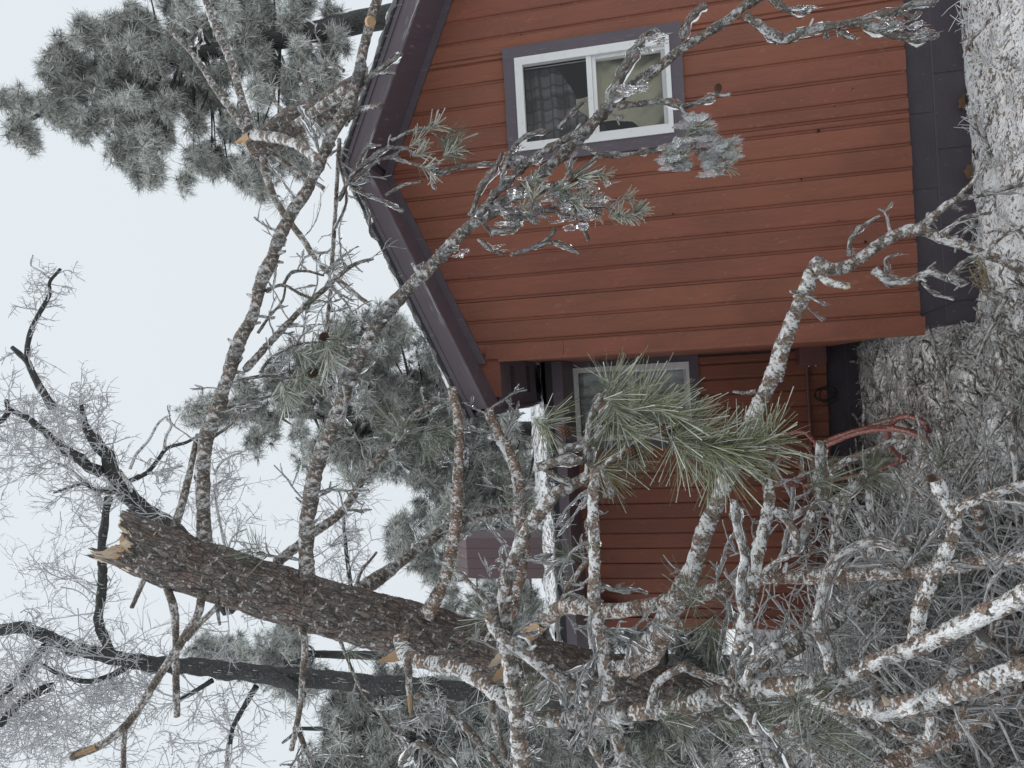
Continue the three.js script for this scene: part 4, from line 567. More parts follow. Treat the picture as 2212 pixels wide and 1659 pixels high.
      for (const [x, y, z, s] of [[1430, 1230, 3.06, 0.8], [1540, 1150, 3.05, 0.85], [1690, 1130, 3.04, 0.5], [1500, 1300, 3.05, 0.7], [1760, 1400, 3.06, 0.45], [1870, 1405, 3.07, 0.4], [1250, 1170, 3.08, 0.5]]) tuft(G(2, x, y, z), V(rr(-0.5, 0.5), -1, rr(-0.1, 0.4)), br, TUFT_ICE, s);
      orient(mesh('pine_cone', CONE, M.cone, br), G(3, 228, 640, 3.09).addScaledVector(heldRight, 0.02), heldRight.clone(), 0.8); orient(mesh('pine_cone', CONE, M.cone, br), G(2, 1470, 1180, 3.05), V(0.2, -1, 0.2), 0.9); } });
  // two heavy clumps of needles sealed in ice below the limb
  for (const [cx, cy, n, rw, rh] of [[2150, 1000, 34, 80, 80], [2290, 830, 26, 70, 90], [2450, 1010, 46, 100, 110]]) { reseed(cx); const ice = new Build(); for (let k = 0; k < n; k++) { const q = G(2, cx + rr(-rh, rh), cy + rr(-rw, rw) * 1.2, 3.08 + rr(-0.05, 0.05)); ice.spike(q, V(rr(-0.6, 0.6), -1, rr(-0.3, 0.3)), rr(0.02, 0.06), 0.006, 5); ice.blob(q, rr(0.006, 0.015), rr(0.014, 0.04), rr(0.006, 0.015), 0.5, 2); } for (let k = 0; k < 4; k++) tuft(G(2, cx + rr(-rh, rh) * 0.6, cy + rr(-rw, rw) * 0.8, 3.08), V(rr(-0.4, 0.4), -1, 0.2), Bl.br, TUFT_ICE, 0.5); stuff(mesh('ice_clump', ice.geo(true), M.cloudIce, Bl.br)); }

  const few = { n: 7, len: [0.08, 0.3], tuftP: 0.1, iceP: 0.6 };
  B('dead grey limb hanging from the trunk with a torn end', M.limbGrey, [[7, [1310, 520, 1285, 660, 1200, 800, 1100, 960, 980, 1140, 850, 1340, 780, 1420, 650, 1515, 460, 1590], 3.05, 2.6, 27, 26], [7, [1415, 560, 1400, 620, 1300, 720, 1200, 830], 3.05, 2.9, 15, 20], [7, [805, 1420, 800, 1560, 803, 1700], 2.75, 2.75, 18, 15], [7, [1405, 600, 1415, 680, 1425, 735], 3.03, 3.0, 12, 9]], { lump: 0.08, more: (br) => { reseed(5); shard(br, G(7, 620, 1525, 2.62), G(7, 455, 1592, 2.59), 0.025, 0.01, lookF.clone().negate(), M.rawWood); } });
  B('straight dead branch stub pointing down from the trunk', M.limbGrey, [[7, [1085, 490, 1125, 620, 1140, 800, 1140, 1000, 1145, 1330], 3.05, 2.9, 26, 20]], { lump: 0.08 });
  B('short dead stub under the torn top', M.limbGrey, [[7, [945, 420, 900, 520, 850, 620], 3.0, 2.95, 20, 13]], { lump: 0.08 });
  B('slim dead branch forking at its lower end', M.limbGrey, [[7, [1955, 740, 1975, 850, 1960, 1050, 1945, 1250, 1890, 1545], 3.25, 3.05, 25, 18], [7, [1940, 1430, 2000, 1590, 2050, 1720], 3.1, 3.1, 17, 13], [7, [1905, 1440, 1830, 1500], 3.1, 3.05, 12, 8]], { lump: 0.08, twigs: [[1, { n: 6, tuftP: 0.1, stub: 0 }]] });
  B('bare tan stick rising beside the torn top', M.limbGrey, [[7, [1115, 150, 1165, 0, 1190, -90, 1230, -240, 1270, -430, 1287, -500], 3.12, 3.3, 30, 16]], { lump: 0.06 });
  B('red-brown limb rising in front of the wing roof', M.limbRed, [[8, [555, 680, 640, 500, 700, 320, 740, 100, 750, -158, 765, -400, 740, -700, 720, -800], 3.5, 3.6, 42, 27]], { foot: true, twigs: [[0, { ...few, n: 10, from: 0.3, tuftP: 0.12 }]] });
  B('limb slanting up behind the others toward the spruce', M.limbGrey, [[8, [110, 520, 350, 350, 550, 200, 700, 90, 900, 20, 1100, -20], 3.7, 4.4, 40, 26], [8, [90, 500, 130, 380, 180, 320, 230, 260], 3.7, 3.7, 12, 8]], { foot: true, twigs: [[0, { ...few, n: 16, from: 0.3, len: [0.15, 0.45], tuftP: 0.02 }]] });
  B('grey limb running up toward the eave', M.limbGrey, [[7, [1790, 330, 2000, 160, 2212, 0, 2400, -280, 2540, -430, 2660, -600, 2850, -740], 3.5, 3.75, 32, 20]], { twigs: [[0, { ...few, n: 16, from: 0.25, tuftP: 0.05, set: TUFT }]], more: (br) => { for (const [x, y] of [[600, 1170], [540, 1210], [660, 1130]]) tuft(G(5, x, y, 3.6), heldUp.clone().negate().addScaledVector(heldRight, rr(-1, 0)), br, TUFT, 1.0); } });
  B('thick red-brown limb below the cabin eave', M.limbRed, [[8, [1085, 680, 1140, 440, 1172, 250, 1160, 50, 1150, -158, 1100, -358, 1020, -508, 955, -660], 3.65, 3.75, 48, 34]], { twigs: [[0, { ...few, n: 18, from: 0.3, len: [0.12, 0.4] }]] });

  // the near limb that sweeps across the lower half, with everything that forks from it
  B('long rime-covered limb sweeping across the foreground', M.limbFrost, [
    [8, [400, 800, 420, 930, 600, 985, 780, 1020, 900, 1090, 1010, 1180, 1120, 1270, 1250, 1318, 1450, 1350, 1650, 1340, 1850, 1300, 2100, 1272, 2212, 1260, 2512, 1170, 2812, 1130, 3012, 1130, 3112, 1190, 3262, 1240, 3462, 1270, 3662, 1250, 3912, 1180, 4112, 1110, 4480, 990], 3.3, 1.95, 46, 66, null],
    [9, [930, 1120, 1100, 1050, 1300, 950, 1500, 880, 1700, 790, 1900, 700, 2100, 600, 2290, 490], 2.35, 1.9, 46, 66], [9, [1490, 890, 1540, 650, 1600, 480, 1690, 290, 1750, 150, 1760, 0, 1700, -80, 1640, -230], 2.2, 2.15, 48, 40], [9, [1760, 20, 1850, -60, 1980, -110, 2210, -180, 2400, -230], 2.15, 2.1, 34, 26],
    [9, [325, 1100, 390, 800, 440, 500, 490, 250, 540, 50, 560, -80, 540, -250], 2.5, 2.6, 52, 36], [9, [385, 620, 370, 450, 400, 300, 350, 100, 330, -80], 2.5, 2.45, 30, 22], [9, [960, 1060, 930, 900, 870, 760, 890, 600, 940, 420, 1000, 300, 1120, 220, 1250, 190, 1400, 240], 2.3, 2.1, 36, 16],
    [9, [800, 1220, 700, 1350, 580, 1440], 2.35, 2.3, 26, 24], [9, [1215, 1285, 1350, 1400, 1450, 1455, 1580, 1450, 1592, 1310], 2.2, 2.1, 30, 26], [9, [650, 1700, 560, 1520, 480, 1420, 420, 1320, 330, 1240, 260, 1190], 2.3, 2.45, 40, 30], [9, [400, 1110, 440, 1000, 520, 920, 605, 850], 2.4, 2.3, 26, 24], [9, [-20, 1000, 150, 1060, 310, 1110], 2.6, 2.45, 24, 24], [8, [2000, 1260, 2040, 1120, 2120, 1050, 2230, 1005], 2.6, 2.5, 26, 24],
    [8, [1480, 1340, 1620, 1230, 1650, 1130], 2.7, 2.65, 16, 14], [9, [590, -20, 680, 60, 740, 200, 700, 260], 2.5, 2.5, 26, 26], [9, [745, 200, 800, 100, 840, 0], 2.5, 2.5, 20, 18], [9, [500, 420, 580, 340, 690, 285], 2.45, 2.4, 14, 16],
  ], { foot: true, twigs: [[0, { n: 26, from: 0.25, len: [0.08, 0.3], tuftP: 0.07, iceP: 0.6, stub: 0.35, set: TUFT }], [1, { n: 7, len: [0.06, 0.2], tuftP: 0.05 }], [4, { n: 8, len: [0.06, 0.2], tuftP: 0.05 }], [9, { n: 7, len: [0.06, 0.2], tuftP: 0.15 }], [3, { n: 6, len: [0.08, 0.2], tuftP: 0 }]],
    more: (br, l, ice) => { patches(ice, l[0], 10, 1.1, 0.3, 1); for (const k of [5, 6, 7, 8, 9, 10, 11, 12, 13, 14, 15, 16]) glaze(ice, l[k].pts, l[k].rs[0] * 0.8, 1.35, 0.8); shard(br, G(8, 400, 920, 3.25), G(8, 250, 970, 3.2), 0.05, 0.015, lookF.clone().negate().add(V(0, 0.5, 0)), M.rawWood); shard(br, G(9, 1330, 1245, 2.1), G(9, 1290, 1190, 2.09), 0.02, 0.01, lookF.clone().negate(), M.palWood);
      reseed(88); for (let k = 0; k < 9; k++) tuft(G(9, rr(-100, 900), rr(1280, 1420), rr(2.4, 2.7)), V(rr(-0.4, 0.4), -1, rr(-0.3, 0.3)), br, k % 4 ? TUFT : TUFT_ICE, rr(0.7, 1)); orient(mesh('pine_cone', CONE, M.cone, br), G(6, 1650, 1440, 2.13), V(0, 1, 0.1), 0.55); } });
  reseed(31); shard(pine, G(8, 1075, 1000, 3.3), G(8, 985, 1095, 3.25), 0.05, 0.02, lookF.clone().negate(), M.rawWood); shard(pine, G(8, 1060, 920, 3.3), G(8, 965, 1000, 3.27), 0.05, 0.02, lookF.clone().negate(), M.palWood);
}

// ---------------------------------------------------------------- separate fallen branches that were traced one by one
{
  const T = (label, mat, runs, opt = {}) => { reseed(Math.round(runs[0][1][0] + runs[0][1][1]) + 900); const t = thing('fallen_branch', label, 'branch', opt.group), out = [], ice = new Build(); rimeInto = new Build(); runs.forEach((c, k) => out.push(limbMesh(k ? 'side_branch' : 'limb', trace(...c), mat, t, { lump: 0.13, sides: k ? 9 : 14 }))); for (const [k, o] of opt.twigs ?? []) twigs(t, out[k], { ice, ...o }); opt.more?.(t, out, ice); if (ice.count) stuff(mesh('ice_glaze', ice.geo(true), M.ice, t)); if (rimeInto.count) stuff(mesh('rime_crust', rimeInto.geo(), M.rime, t)); rimeInto = null; return t; };
  const rime = (br, l) => {};
  T('rime-white branch propped diagonally against the gable wall corner', M.limbWhite, [
    [6, [900, 20, 860, 70, 800, 230, 720, 400, 640, 600, 560, 820, 470, 1020, 330, 1350, 150, 1760, 60, 2040, -20, 2200, -120, 2380, -220, 2540, -330, 2680], 3.35, 3.5, 44, 66],
    [6, [870, 50, 1000, 85, 1180, 0, 1260, -60, 1420, -150, 1540, -160, 1680, -110, 1830, -60, 1950, -10, 2100, 40, 2260, 130], 3.35, 3.3, 40, 30], [6, [1530, -170, 1640, -270, 1760, -360, 1900, -390, 2000, -420, 2240, -470], 3.32, 3.3, 26, 16], [6, [1790, -390, 1880, -480, 1950, -570], 3.3, 3.28, 14, 12], [6, [1680, -130, 1830, -250, 2000, -280], 3.3, 3.3, 16, 10], [6, [1240, 90, 1320, 150, 1450, 160, 1600, 110, 1720, 150, 1830, 180], 3.3, 3.2, 26, 22], [6, [1550, 170, 1620, 240, 1755, 285], 3.25, 3.22, 11, 8], [6, [1080, 0, 1085, -100, 1150, -180, 1275, -260], 3.33, 3.3, 12, 10], [6, [1730, 130, 1800, 60, 1900, 0], 3.25, 3.25, 20, 14], [6, [860, 60, 930, 160, 1070, 195], 3.3, 3.2, 28, 22], [6, [780, 240, 700, 230], 3.3, 3.25, 16, 10], [6, [800, 260, 940, 325], 3.28, 3.22, 8, 7], [6, [470, 880, 400, 890, 330, 880], 3.4, 3.35, 16, 8], [6, [1330, 110, 1320, 20, 1400, -10], 3.3, 3.28, 12, 10], [6, [1950, 0, 2050, -110, 2210, -190], 3.3, 3.25, 18, 12],
  ], { twigs: [[0, { n: 12, from: 0.1, to: 0.95, len: [0.05, 0.18], stub: 0.6, tuftP: 0 }], [1, { n: 9, len: [0.06, 0.2], tuftP: 0, stub: 0.3 }], [2, { n: 6, len: [0.06, 0.16], stub: 0.1, tuftP: 0 }], [5, { n: 5, len: [0.04, 0.1], stub: 0.2, tuftP: 0 }]], more: (t, l, ice) => { for (const k of [5, 6, 7, 8, 11, 13]) glaze(ice, l[k].pts, l[k].rs[0] * 0.85, 1.5, 0.8); const e = l[9].pts[l[9].pts.length - 1]; shard(t, e.clone().add(V(0, 0.01, 0)), G(6, 1085, 205, 3.18), 0.03, 0.02, lookF.clone().negate(), M.palWood); } });
  T('icy upright branch ending in green needle clusters by the wing window', M.limbWhite, [
    [8, [1190, 1720, 1150, 1450, 1115, 1150, 1080, 880, 1055, 700, 1075, 450, 1170, 190, 1300, -10, 1420, -130, 1560, -210, 1640, -270], 2.7, 2.75, 54, 36], [8, [950, 595, 1000, 760, 1180, 900, 1350, 1050, 1500, 1130, 1600, 1185], 2.6, 2.5, 42, 30], [8, [960, 600, 850, 480, 730, 375], 2.6, 2.7, 17, 13], [5, [1600, 1420, 1600, 1200, 1640, 1000, 1720, 870], 2.72, 2.7, 26, 16], [5, [1420, 1270, 1600, 1210, 1750, 1110], 2.75, 2.7, 30, 24], [5, [1270, 1370, 1450, 1320, 1560, 1330], 2.72, 2.7, 32, 26], [5, [1280, 1350, 1400, 1440, 1490, 1470], 2.72, 2.72, 20, 16], [5, [1560, 1460, 1700, 1360, 1950, 1180, 2200, 1080], 2.7, 2.6, 22, 14], [5, [1690, 1380, 1730, 1500, 1760, 1550], 2.66, 2.64, 16, 24], [8, [1600, 1180, 1620, 1270, 1700, 1340], 2.5, 2.5, 22, 20],
  ], { twigs: [[0, { n: 12, len: [0.06, 0.2], tuftP: 0.05, iceP: 0.9 }], [1, { n: 9, len: [0.06, 0.2], tuftP: 0.1, iceP: 1, set: TUFT }], [2, { n: 4, len: [0.04, 0.1], tuftP: 0 }]], more: (t, l, ice) => {
    for (const k of [1, 2, 3, 4, 5, 6]) glaze(ice, l[k].pts, l[k].rs[0] * 0.85, 1.35, 0.8); for (let j = 0; j < 16; j++) { const q = l[0].pts[Math.floor(rr(0.15, 0.6) * l[0].pts.length)]; ice.blob(q.clone().add(rvec().multiplyScalar(0.025)), rr(0.012, 0.03), rr(0.018, 0.04), rr(0.012, 0.03), 0.35, 2); }
    reseed(77); const R = heldUp.clone().negate(), D = heldRight.clone().negate(); // picture-right and picture-down, as the needles hang
    for (const [zx, zy, z, a, b, s, set] of [[1310, 1090, 2.75, 0.6, 0.25, 0.95, 1], [1740, 860, 2.7, 0.1, -1, 0.9, 0], [1790, 900, 2.68, 1, -0.3, 1, 1], [1960, 960, 2.64, 1, -0.4, 1, 1], [2080, 1000, 2.62, 1, 0.2, 1, 1], [1750, 1120, 2.68, 0.5, 1, 0.9, 0], [1900, 1150, 2.65, 1, 0.5, 1, 1], [1680, 1380, 2.68, 1, 0.2, 0.9, 1], [1850, 1330, 2.66, 1, -0.3, 0.9, 0], [1780, 1010, 2.66, 0.3, 1, 0.9, 1], [2212, 1060, 2.6, 1, 0.4, 1, 1], [2260, 1190, 2.6, 1, 0.2, 1.05, 1], [2400, 1250, 2.58, 1, 0.6, 1.1, 1], [2450, 1320, 2.56, 1, 1, 1.1, 1], [2600, 1260, 2.56, 1, -0.4, 1.05, 1], [2760, 1210, 2.55, 1, -0.7, 1, 1], [2500, 1230, 2.57, 1, 0.05, 1, 1], [2560, 1180, 2.56, 1, -0.1, 0.9, 0], [2210, 1270, 2.58, 0.8, 0.9, 1, 1]]) tuft(G(5, zx, zy, z), R.clone().multiplyScalar(a).addScaledVector(D, b).addScaledVector(lookF, rr(-0.5, 0.2)), t, set ? TUFT_BIG : TUFT, s);
    const w = new Build(); w.tube(smooth([[G(5, 2100, 1120, 2.62), 0], [G(5, 2300, 1220, 2.6), 0], [G(5, 2560, 1250, 2.57), 0], [G(5, 2800, 1230, 2.56), 0]], 0.02).pts, Array(60).fill(0.006), 6, {}); mesh('side_branch', w.geo(), M.twig, t);
    for (const [x, y] of [[1840, 1240], [1400, 1110], [2050, 1100]]) orient(mesh('pine_cone', CONE, M.cone, t), G(5, x, y, 2.62), R.clone().addScaledVector(D, 0.6), 1.2); } });
  T('slender icy branch standing upright left of the needle clusters', M.limbWhite, [[8, [1640, -280, 1630, -60, 1642, 300, 1635, 600, 1690, 900, 1735, 1200], 2.62, 2.55, 30, 46]], { twigs: [[0, { n: 16, from: 0.1, len: [0.08, 0.3], tuftP: 0.05, iceP: 0.9, stub: 0.25 }]], more: (t, l, ice) => { for (let j = 0; j < 10; j++) { const q = pick(l[0].pts); ice.blob(q.clone().add(rvec().multiplyScalar(0.02)), rr(0.01, 0.022), rr(0.014, 0.03), rr(0.01, 0.022), 0.35, 2); } } });
  T('red-brown branch with a torn orange end running through the middle of the heap', M.limbRed, [[8, [1165, 830, 1300, 720, 1420, 630, 1500, 612, 1700, 640, 1900, 620, 2212, 560, 2412, 510, 2562, 460, 2712, 430, 3112, 420, 3612, 390, 4112, 340, 4480, 280], 3.2, 2.5, 54, 40], [8, [1420, 630, 1480, 480, 1580, 330, 1640, 250], 3.1, 3.2, 26, 12], [8, [2100, 600, 2160, 500, 2190, 420], 3.0, 3.0, 30, 16]], { twigs: [[0, { n: 34, from: 0.15, len: [0.1, 0.35], tuftP: 0.04, set: TUFT, iceP: 0.5 }], [1, { n: 8, len: [0.08, 0.25], tuftP: 0.1, set: TUFT }]], more: (t) => { reseed(3); const a = G(8, 1250, 770, 3.14); shard(t, G(8, 1290, 730, 3.1), G(8, 1160, 850, 3.12), 0.055, 0.03, lookF.clone().negate(), M.rawWood); shard(t, G(8, 1270, 715, 3.11), G(8, 1175, 770, 3.13), 0.045, 0.025, lookF.clone().negate(), M.rawWood); } });
  T('frosted pinkish branch lying low across the heap toward the hose', M.limbFrost, [[9, [400, 1010, 560, 980, 720, 880, 900, 760, 1150, 600, 1300, 480, 1450, 250, 1600, 100, 1720, -20], 3.1, 3.7, 48, 50]], { twigs: [[0, { n: 34, len: [0.1, 0.4], tuftP: 0.06, set: TUFT, iceP: 0.3 }]] });
  T('dark brown branch at the bottom edge of the heap', M.limbRed, [[9, [1250, 1700, 1450, 1590, 1650, 1490, 1850, 1380, 2050, 1200, 2150, 1100], 2.7, 2.9, 60, 50]], { twigs: [[0, { n: 12, len: [0.1, 0.3], tuftP: 0.08, set: TUFT }]] });
  T('lichen-grey stick lying across the coiled hose', M.limbGrey, [[6, [930, 1450, 960, 1400, 1080, 1320, 1250, 1250, 1435, 1170], 3.5, 3.4, 28, 20]], { twigs: [[0, { n: 2, len: [0.03, 0.08], tuftP: 0 }]] });
  T('short iced stick standing up in front of the hose', M.limbFrost, [[6, [905, 1600, 890, 1400, 885, 1200], 2.9, 2.85, 28, 24]], { more: (t, l, ice) => glaze(ice, l[0].pts, l[0].rs[0], 1.2, 1) });
  T('short frosted stick beside the standing iced stick', M.limbFrost, [[6, [760, 1900, 860, 1620, 980, 1590, 1100, 1510, 1190, 1400], 2.8, 2.75, 30, 24], [6, [690, 1700, 780, 1650, 870, 1620], 2.8, 2.8, 26, 24]], { twigs: [[0, { n: 4, len: [0.05, 0.12], tuftP: 0.2 }]], more: (t, l, ice) => { glaze(ice, l[0].pts, l[0].rs[0] * 0.9, 1.25, 1); } });
  T('peeling frosted stick upright right of the hose coils', M.limbFrost, [[6, [1220, 1950, 1215, 1700, 1200, 1450], 2.9, 2.9, 24, 22], [6, [1230, 1860, 1170, 1740, 1130, 1660], 2.9, 2.9, 18, 16]], {});
  T('frosted upright stick with two prongs above the red-brown branch', M.limbWhite, [[9, [975, 400, 990, 180, 1000, 0, 1000, -100], 2.7, 2.75, 28, 22], [9, [1000, 90, 1060, -30, 1080, -90], 2.7, 2.7, 16, 12]], { twigs: [[0, { n: 5, len: [0.05, 0.14], tuftP: 0.2 }]] });
  T('icy leaning stick with a torn orange tip left of the sweeping limb', M.limbGrey, [[8, [430, 960, 440, 1150, 450, 1300], 3.1, 3.1, 26, 14]], { more: (t) => shard(t, G(8, 440, 1180, 3.09), G(8, 450, 1335, 3.08), 0.02, 0.01, lookF.clone().negate(), M.rawWood) });
  T('thin dark branch sloping down at the left foot of the trunk', M.limbGrey, [[8, [480, 1180, 620, 1250, 750, 1340, 850, 1450, 980, 1600, 1080, 1720], 3.6, 3.4, 26, 20], [8, [-60, 700, 130, 1150, 250, 1300, 400, 1520], 3.7, 3.6, 12, 12]], { twigs: [[0, { n: 14, len: [0.1, 0.35], tuftP: 0.12, set: TUFT }], [1, { n: 12, len: [0.1, 0.35], tuftP: 0.06, set: TUFT }]] });
  T('icy stick at the lower left with a round bead of ice at its end', M.limbGrey, [[8, [380, 1640, 480, 1510, 560, 1530, 680, 1610, 760, 1700], 3.0, 2.9, 18, 16]], { twigs: [[0, { n: 4, len: [0.06, 0.2], tuftP: 0 }]], more: (t, l, ice) => glaze(ice, l[0].pts, l[0].rs[0], 1.9, 1) });
  T('tan bare stick hanging below the sweeping limb', M.limbGrey, [[8, [975, 1230, 1000, 1380, 1060, 1560, 1090, 1700], 2.9, 2.9, 22, 24]], {});
  T('thick icy stem descending under the sweeping limb', M.limbWhite, [[8, [1780, 1400, 1800, 1520, 1830, 1650, 1850, 1740], 2.9, 2.9, 42, 46], [8, [1560, 1350, 1590, 1450, 1650, 1560, 1720, 1700], 2.8, 2.8, 24, 26]], { twigs: [[0, { n: 8, len: [0.06, 0.2], tuftP: 0.12 }], [1, { n: 6, len: [0.06, 0.2], tuftP: 0.12 }]] });
  T('pale barked limb piece wedged upright behind the near limb', M.limbRed, [[8, [1800, 1020, 1900, 1000, 2000, 960, 2080, 800, 2140, 640], 3.3, 3.2, 50, 56], [8, [1890, 1050, 1980, 990, 2060, 900], 3.25, 3.2, 30, 30]], { twigs: [[0, { n: 6, len: [0.06, 0.2], tuftP: 0.1 }]] });
}
// ---------------------------------------------------------------- things by the cabin wall
{
  const jb = thing('junction_box', 'round-cornered brown utility box on the wing wall beside the cabin corner', 'utility box'); const x0 = 0.02, x1 = 0.16, y0 = 0.33, y1 = 0.52;
  { const s = new THREE.Shape(), r = 0.02; s.moveTo(x0 + r, y0); s.lineTo(x1 - r, y0); s.absarc(x1 - r, y0 + r, r, -Math.PI / 2, 0); s.lineTo(x1, y1 - r); s.absarc(x1 - r, y1 - r, r, 0, Math.PI / 2); s.lineTo(x0 + r, y1); s.absarc(x0 + r, y1 - r, r, Math.PI / 2, Math.PI); s.lineTo(x0, y0 + r); s.absarc(x0 + r, y0 + r, r, Math.PI, Math.PI * 1.5); const g = new THREE.ExtrudeGeometry(s, { depth: 0.16, bevelEnabled: true, bevelSize: 0.006, bevelThickness: 0.006, bevelSegments: 2 }); g.translate(0, 0, WING + 0.022); mesh('housing', g, M.boxPaint, jb); for (const q of [-0.02, 0.03]) mesh('screw', new THREE.CylinderGeometry(0.007, 0.007, 0.012, 8).rotateZ(Math.PI / 2).translate(x0 - 0.012, 0.42 + q, WING + 0.13), M.vinylGrey, jb); }
  const cd = thing('conduit_pipe', 'thin red-brown pipe running level along the wing wall from the utility box', 'pipe'); { const b = new Build(0.5); b.tube([V(0.016, 0.45, WING + 0.045), V(-0.5, 0.452, WING + 0.045), V(-1.2, 0.455, WING + 0.045), V(-1.75, 0.456, WING + 0.045)], [0.014, 0.014, 0.014, 0.014], 12, {}); mesh('pipe', b.geo(), M.boxPaint, cd); for (const x of [-0.35, -1.05, -1.6]) mesh('clip', new THREE.TorusGeometry(0.017, 0.003, 6, 14).rotateY(Math.PI / 2).translate(x, 0.453, WING + 0.045), M.boxPaint, cd); }
  const hoseRun = (name, label, m, xy, z0, z1, r) => { const n = xy.length / 2, ds = []; for (let k = 0; k < n; k++) { let d = mix(z0, z1, k / (n - 1)); for (let j = 0; j < 60; j++) { const q = G(6, xy[2 * k], xy[2 * k + 1], d); if (q.y > groundY(q.x, q.z) + 0.05) break; d *= 0.99; } ds.push(d); } const w = n > 40 ? 12 : 2, lo = ds.map((_, k) => Math.min(...ds.slice(Math.max(0, k - w), k + w + 1))), av = lo.map((_, k) => { const q = lo.slice(Math.max(0, k - w), k + w + 1); return q.reduce((x, y) => x + y, 0) / q.length; }), c = av.map((d, k) => [G(6, xy[2 * k], xy[2 * k + 1], d), r]), s = smooth(c, 0.02), b = new Build(0.1); s.pts.forEach((q) => { q.z += 0.01 * n3(q.x * 5, q.y * 5, 2); }); b.tube(s.pts, s.rs, 10, {}); const o = mesh(name, b.geo(), m, scene); o.userData = { label, category: 'hose', group: 'garden hoses coiled by the wing wall' }; };
  hoseRun('garden_hose', 'faded red hose looping over the snow beside the wing foundation', M.hoseRed, [640, 1160, 780, 1140, 880, 1215, 1000, 1172, 1200, 1118, 1400, 1122, 1580, 1190, 1640, 1260, 1580, 1180, 1450, 1135, 1250, 1128, 1080, 1165, 950, 1220, 860, 1230], 5.6, 5.2, 0.0165);
  hoseRun('garden_hose', 'red hose arching in a wide bow onto the snow', M.hoseRed, [1600, 1150, 1560, 1075, 1450, 1040, 1370, 1075, 1335, 1150, 1345, 1230, 1400, 1295, 1440, 1315, 1350, 1360, 1200, 1410, 1080, 1430, 900, 1470, 780, 1490], 5.2, 5.5, 0.0165);
  hoseRun('garden_hose', 'tan hose curving from the coil toward the arching bow', M.hoseTan, [880, 1230, 960, 1195, 1150, 1130, 1300, 1075, 1400, 1062, 1480, 1110], 5.55, 5.25, 0.0165);
  hoseRun('garden_hose', 'dark red hose loop hanging behind the green needle clusters', M.hoseRed, [455, 1375, 480, 1425, 560, 1455, 700, 1472, 800, 1430, 842, 1370, 835, 1280, 790, 1220, 700, 1190], 5.55, 5.6, 0.0165);
  { const pts = []; for (let k = 0; k <= 150; k++) { const t = k / 150, a = t * 6.2832 * 3.6, R = 78 + 14 * Math.sin(t * 9) + 24 * (t - 0.5); pts.push(985 + Math.cos(a) * R * 0.95 + 20 * t, 1410 + Math.sin(a) * R); } hoseRun('garden_hose', 'pinkish tan hose wound in tight coils under the wing wall', M.hoseTan, pts, 5.5, 5.4, 0.0145); }
  { const pts = []; for (let k = 0; k <= 120; k++) { const t = k / 120, a = 1 + t * 6.2832 * 2.6, R = 105 + 16 * Math.sin(t * 7); pts.push(700 + Math.cos(a) * R * 0.85, 1400 + Math.sin(a) * R * 0.9); } hoseRun('garden_hose', 'rust-red hose coil behind the frosted sticks', M.hoseRed, pts, 5.65, 5.55, 0.0145); }
  const wire = (name, label, cat, pts, r, m) => { const b = new Build(0.1); b.tube(pts, pts.map(() => r), 6, {}); const o = mesh(name, b.geo(), m, scene); o.userData = { label, category: cat }; };
  { const pts = []; for (let k = 0; k <= 90; k++) { const a = k / 90 * 6.2832 * 3, R = 0.07 + 0.02 * Math.sin(k * 0.3); pts.push(V(-0.23 + Math.cos(a) * R * 0.8, 0.31 + Math.sin(a) * R, WING + 0.03 + 0.01 * Math.sin(k * 0.17))); } wire('cable_coil', 'small coil of black cable hung low on the wing wall', 'cable', pts, 0.004, M.black); }
  wire('phone_cable', 'thin black cable dropping from the cabin corner to the ground', 'cable', smooth([[V(0.24, 0.262, WALL - 0.01), 0], [V(0.27, 0.18, WALL + 0.02), 0], [V(0.3, 0.08, WALL + 0.05), 0], [V(0.27, -0.03, WALL + 0.09), 0]], 0.03).pts, 0.003, M.black);
  const pl = thing('grey_plank', 'weathered grey plank standing against the wing foundation under the hoses', 'plank'); { const a = G(6, 900, 1320, 5.85), b = G(6, 1570, 1335, 5.3); bar('board', a, b, 0.03, 0.14, V(0.3, 0.1, 1), M.greyWood, pl, [0.5, 0.25]); }
  const ln = thing('wall_lantern', 'black lantern with pale glass at the far end of the wing wall', 'lantern'); { const c = V(-1.97, 2.12, WING + 0.14); box('back_plate', c.x - 0.05, c.x + 0.05, c.y - 0.04, c.y + 0.16, WING + 0.0365, WING + 0.05, M.black, ln); box('arm', c.x - 0.012, c.x + 0.012, c.y + 0.12, c.y + 0.14, WING + 0.051, c.z, M.black, ln); mesh('cap', new THREE.ConeGeometry(0.09, 0.06, 6).translate(c.x, c.y + 0.11, c.z), M.black, ln); mesh('glass_body', new THREE.CylinderGeometry(0.065, 0.045, 0.15, 6, 1).translate(c.x, c.y, c.z), plain(0.6, 0.62, 0.62, 0.3), ln); mesh('base', new THREE.CylinderGeometry(0.05, 0.03, 0.025, 6).translate(c.x, c.y - 0.09, c.z), M.black, ln); for (let k = 0; k < 6; k++) { const a = k / 6 * 6.2832 + 0.52, g = new THREE.CylinderGeometry(0.005, 0.005, 0.155, 5); g.rotateX(0.13); g.rotateY(-a + Math.PI / 2); g.translate(c.x + Math.cos(a) * 0.056, c.y, c.z + Math.sin(a) * 0.056); mesh('bar', g, M.black, ln); } }
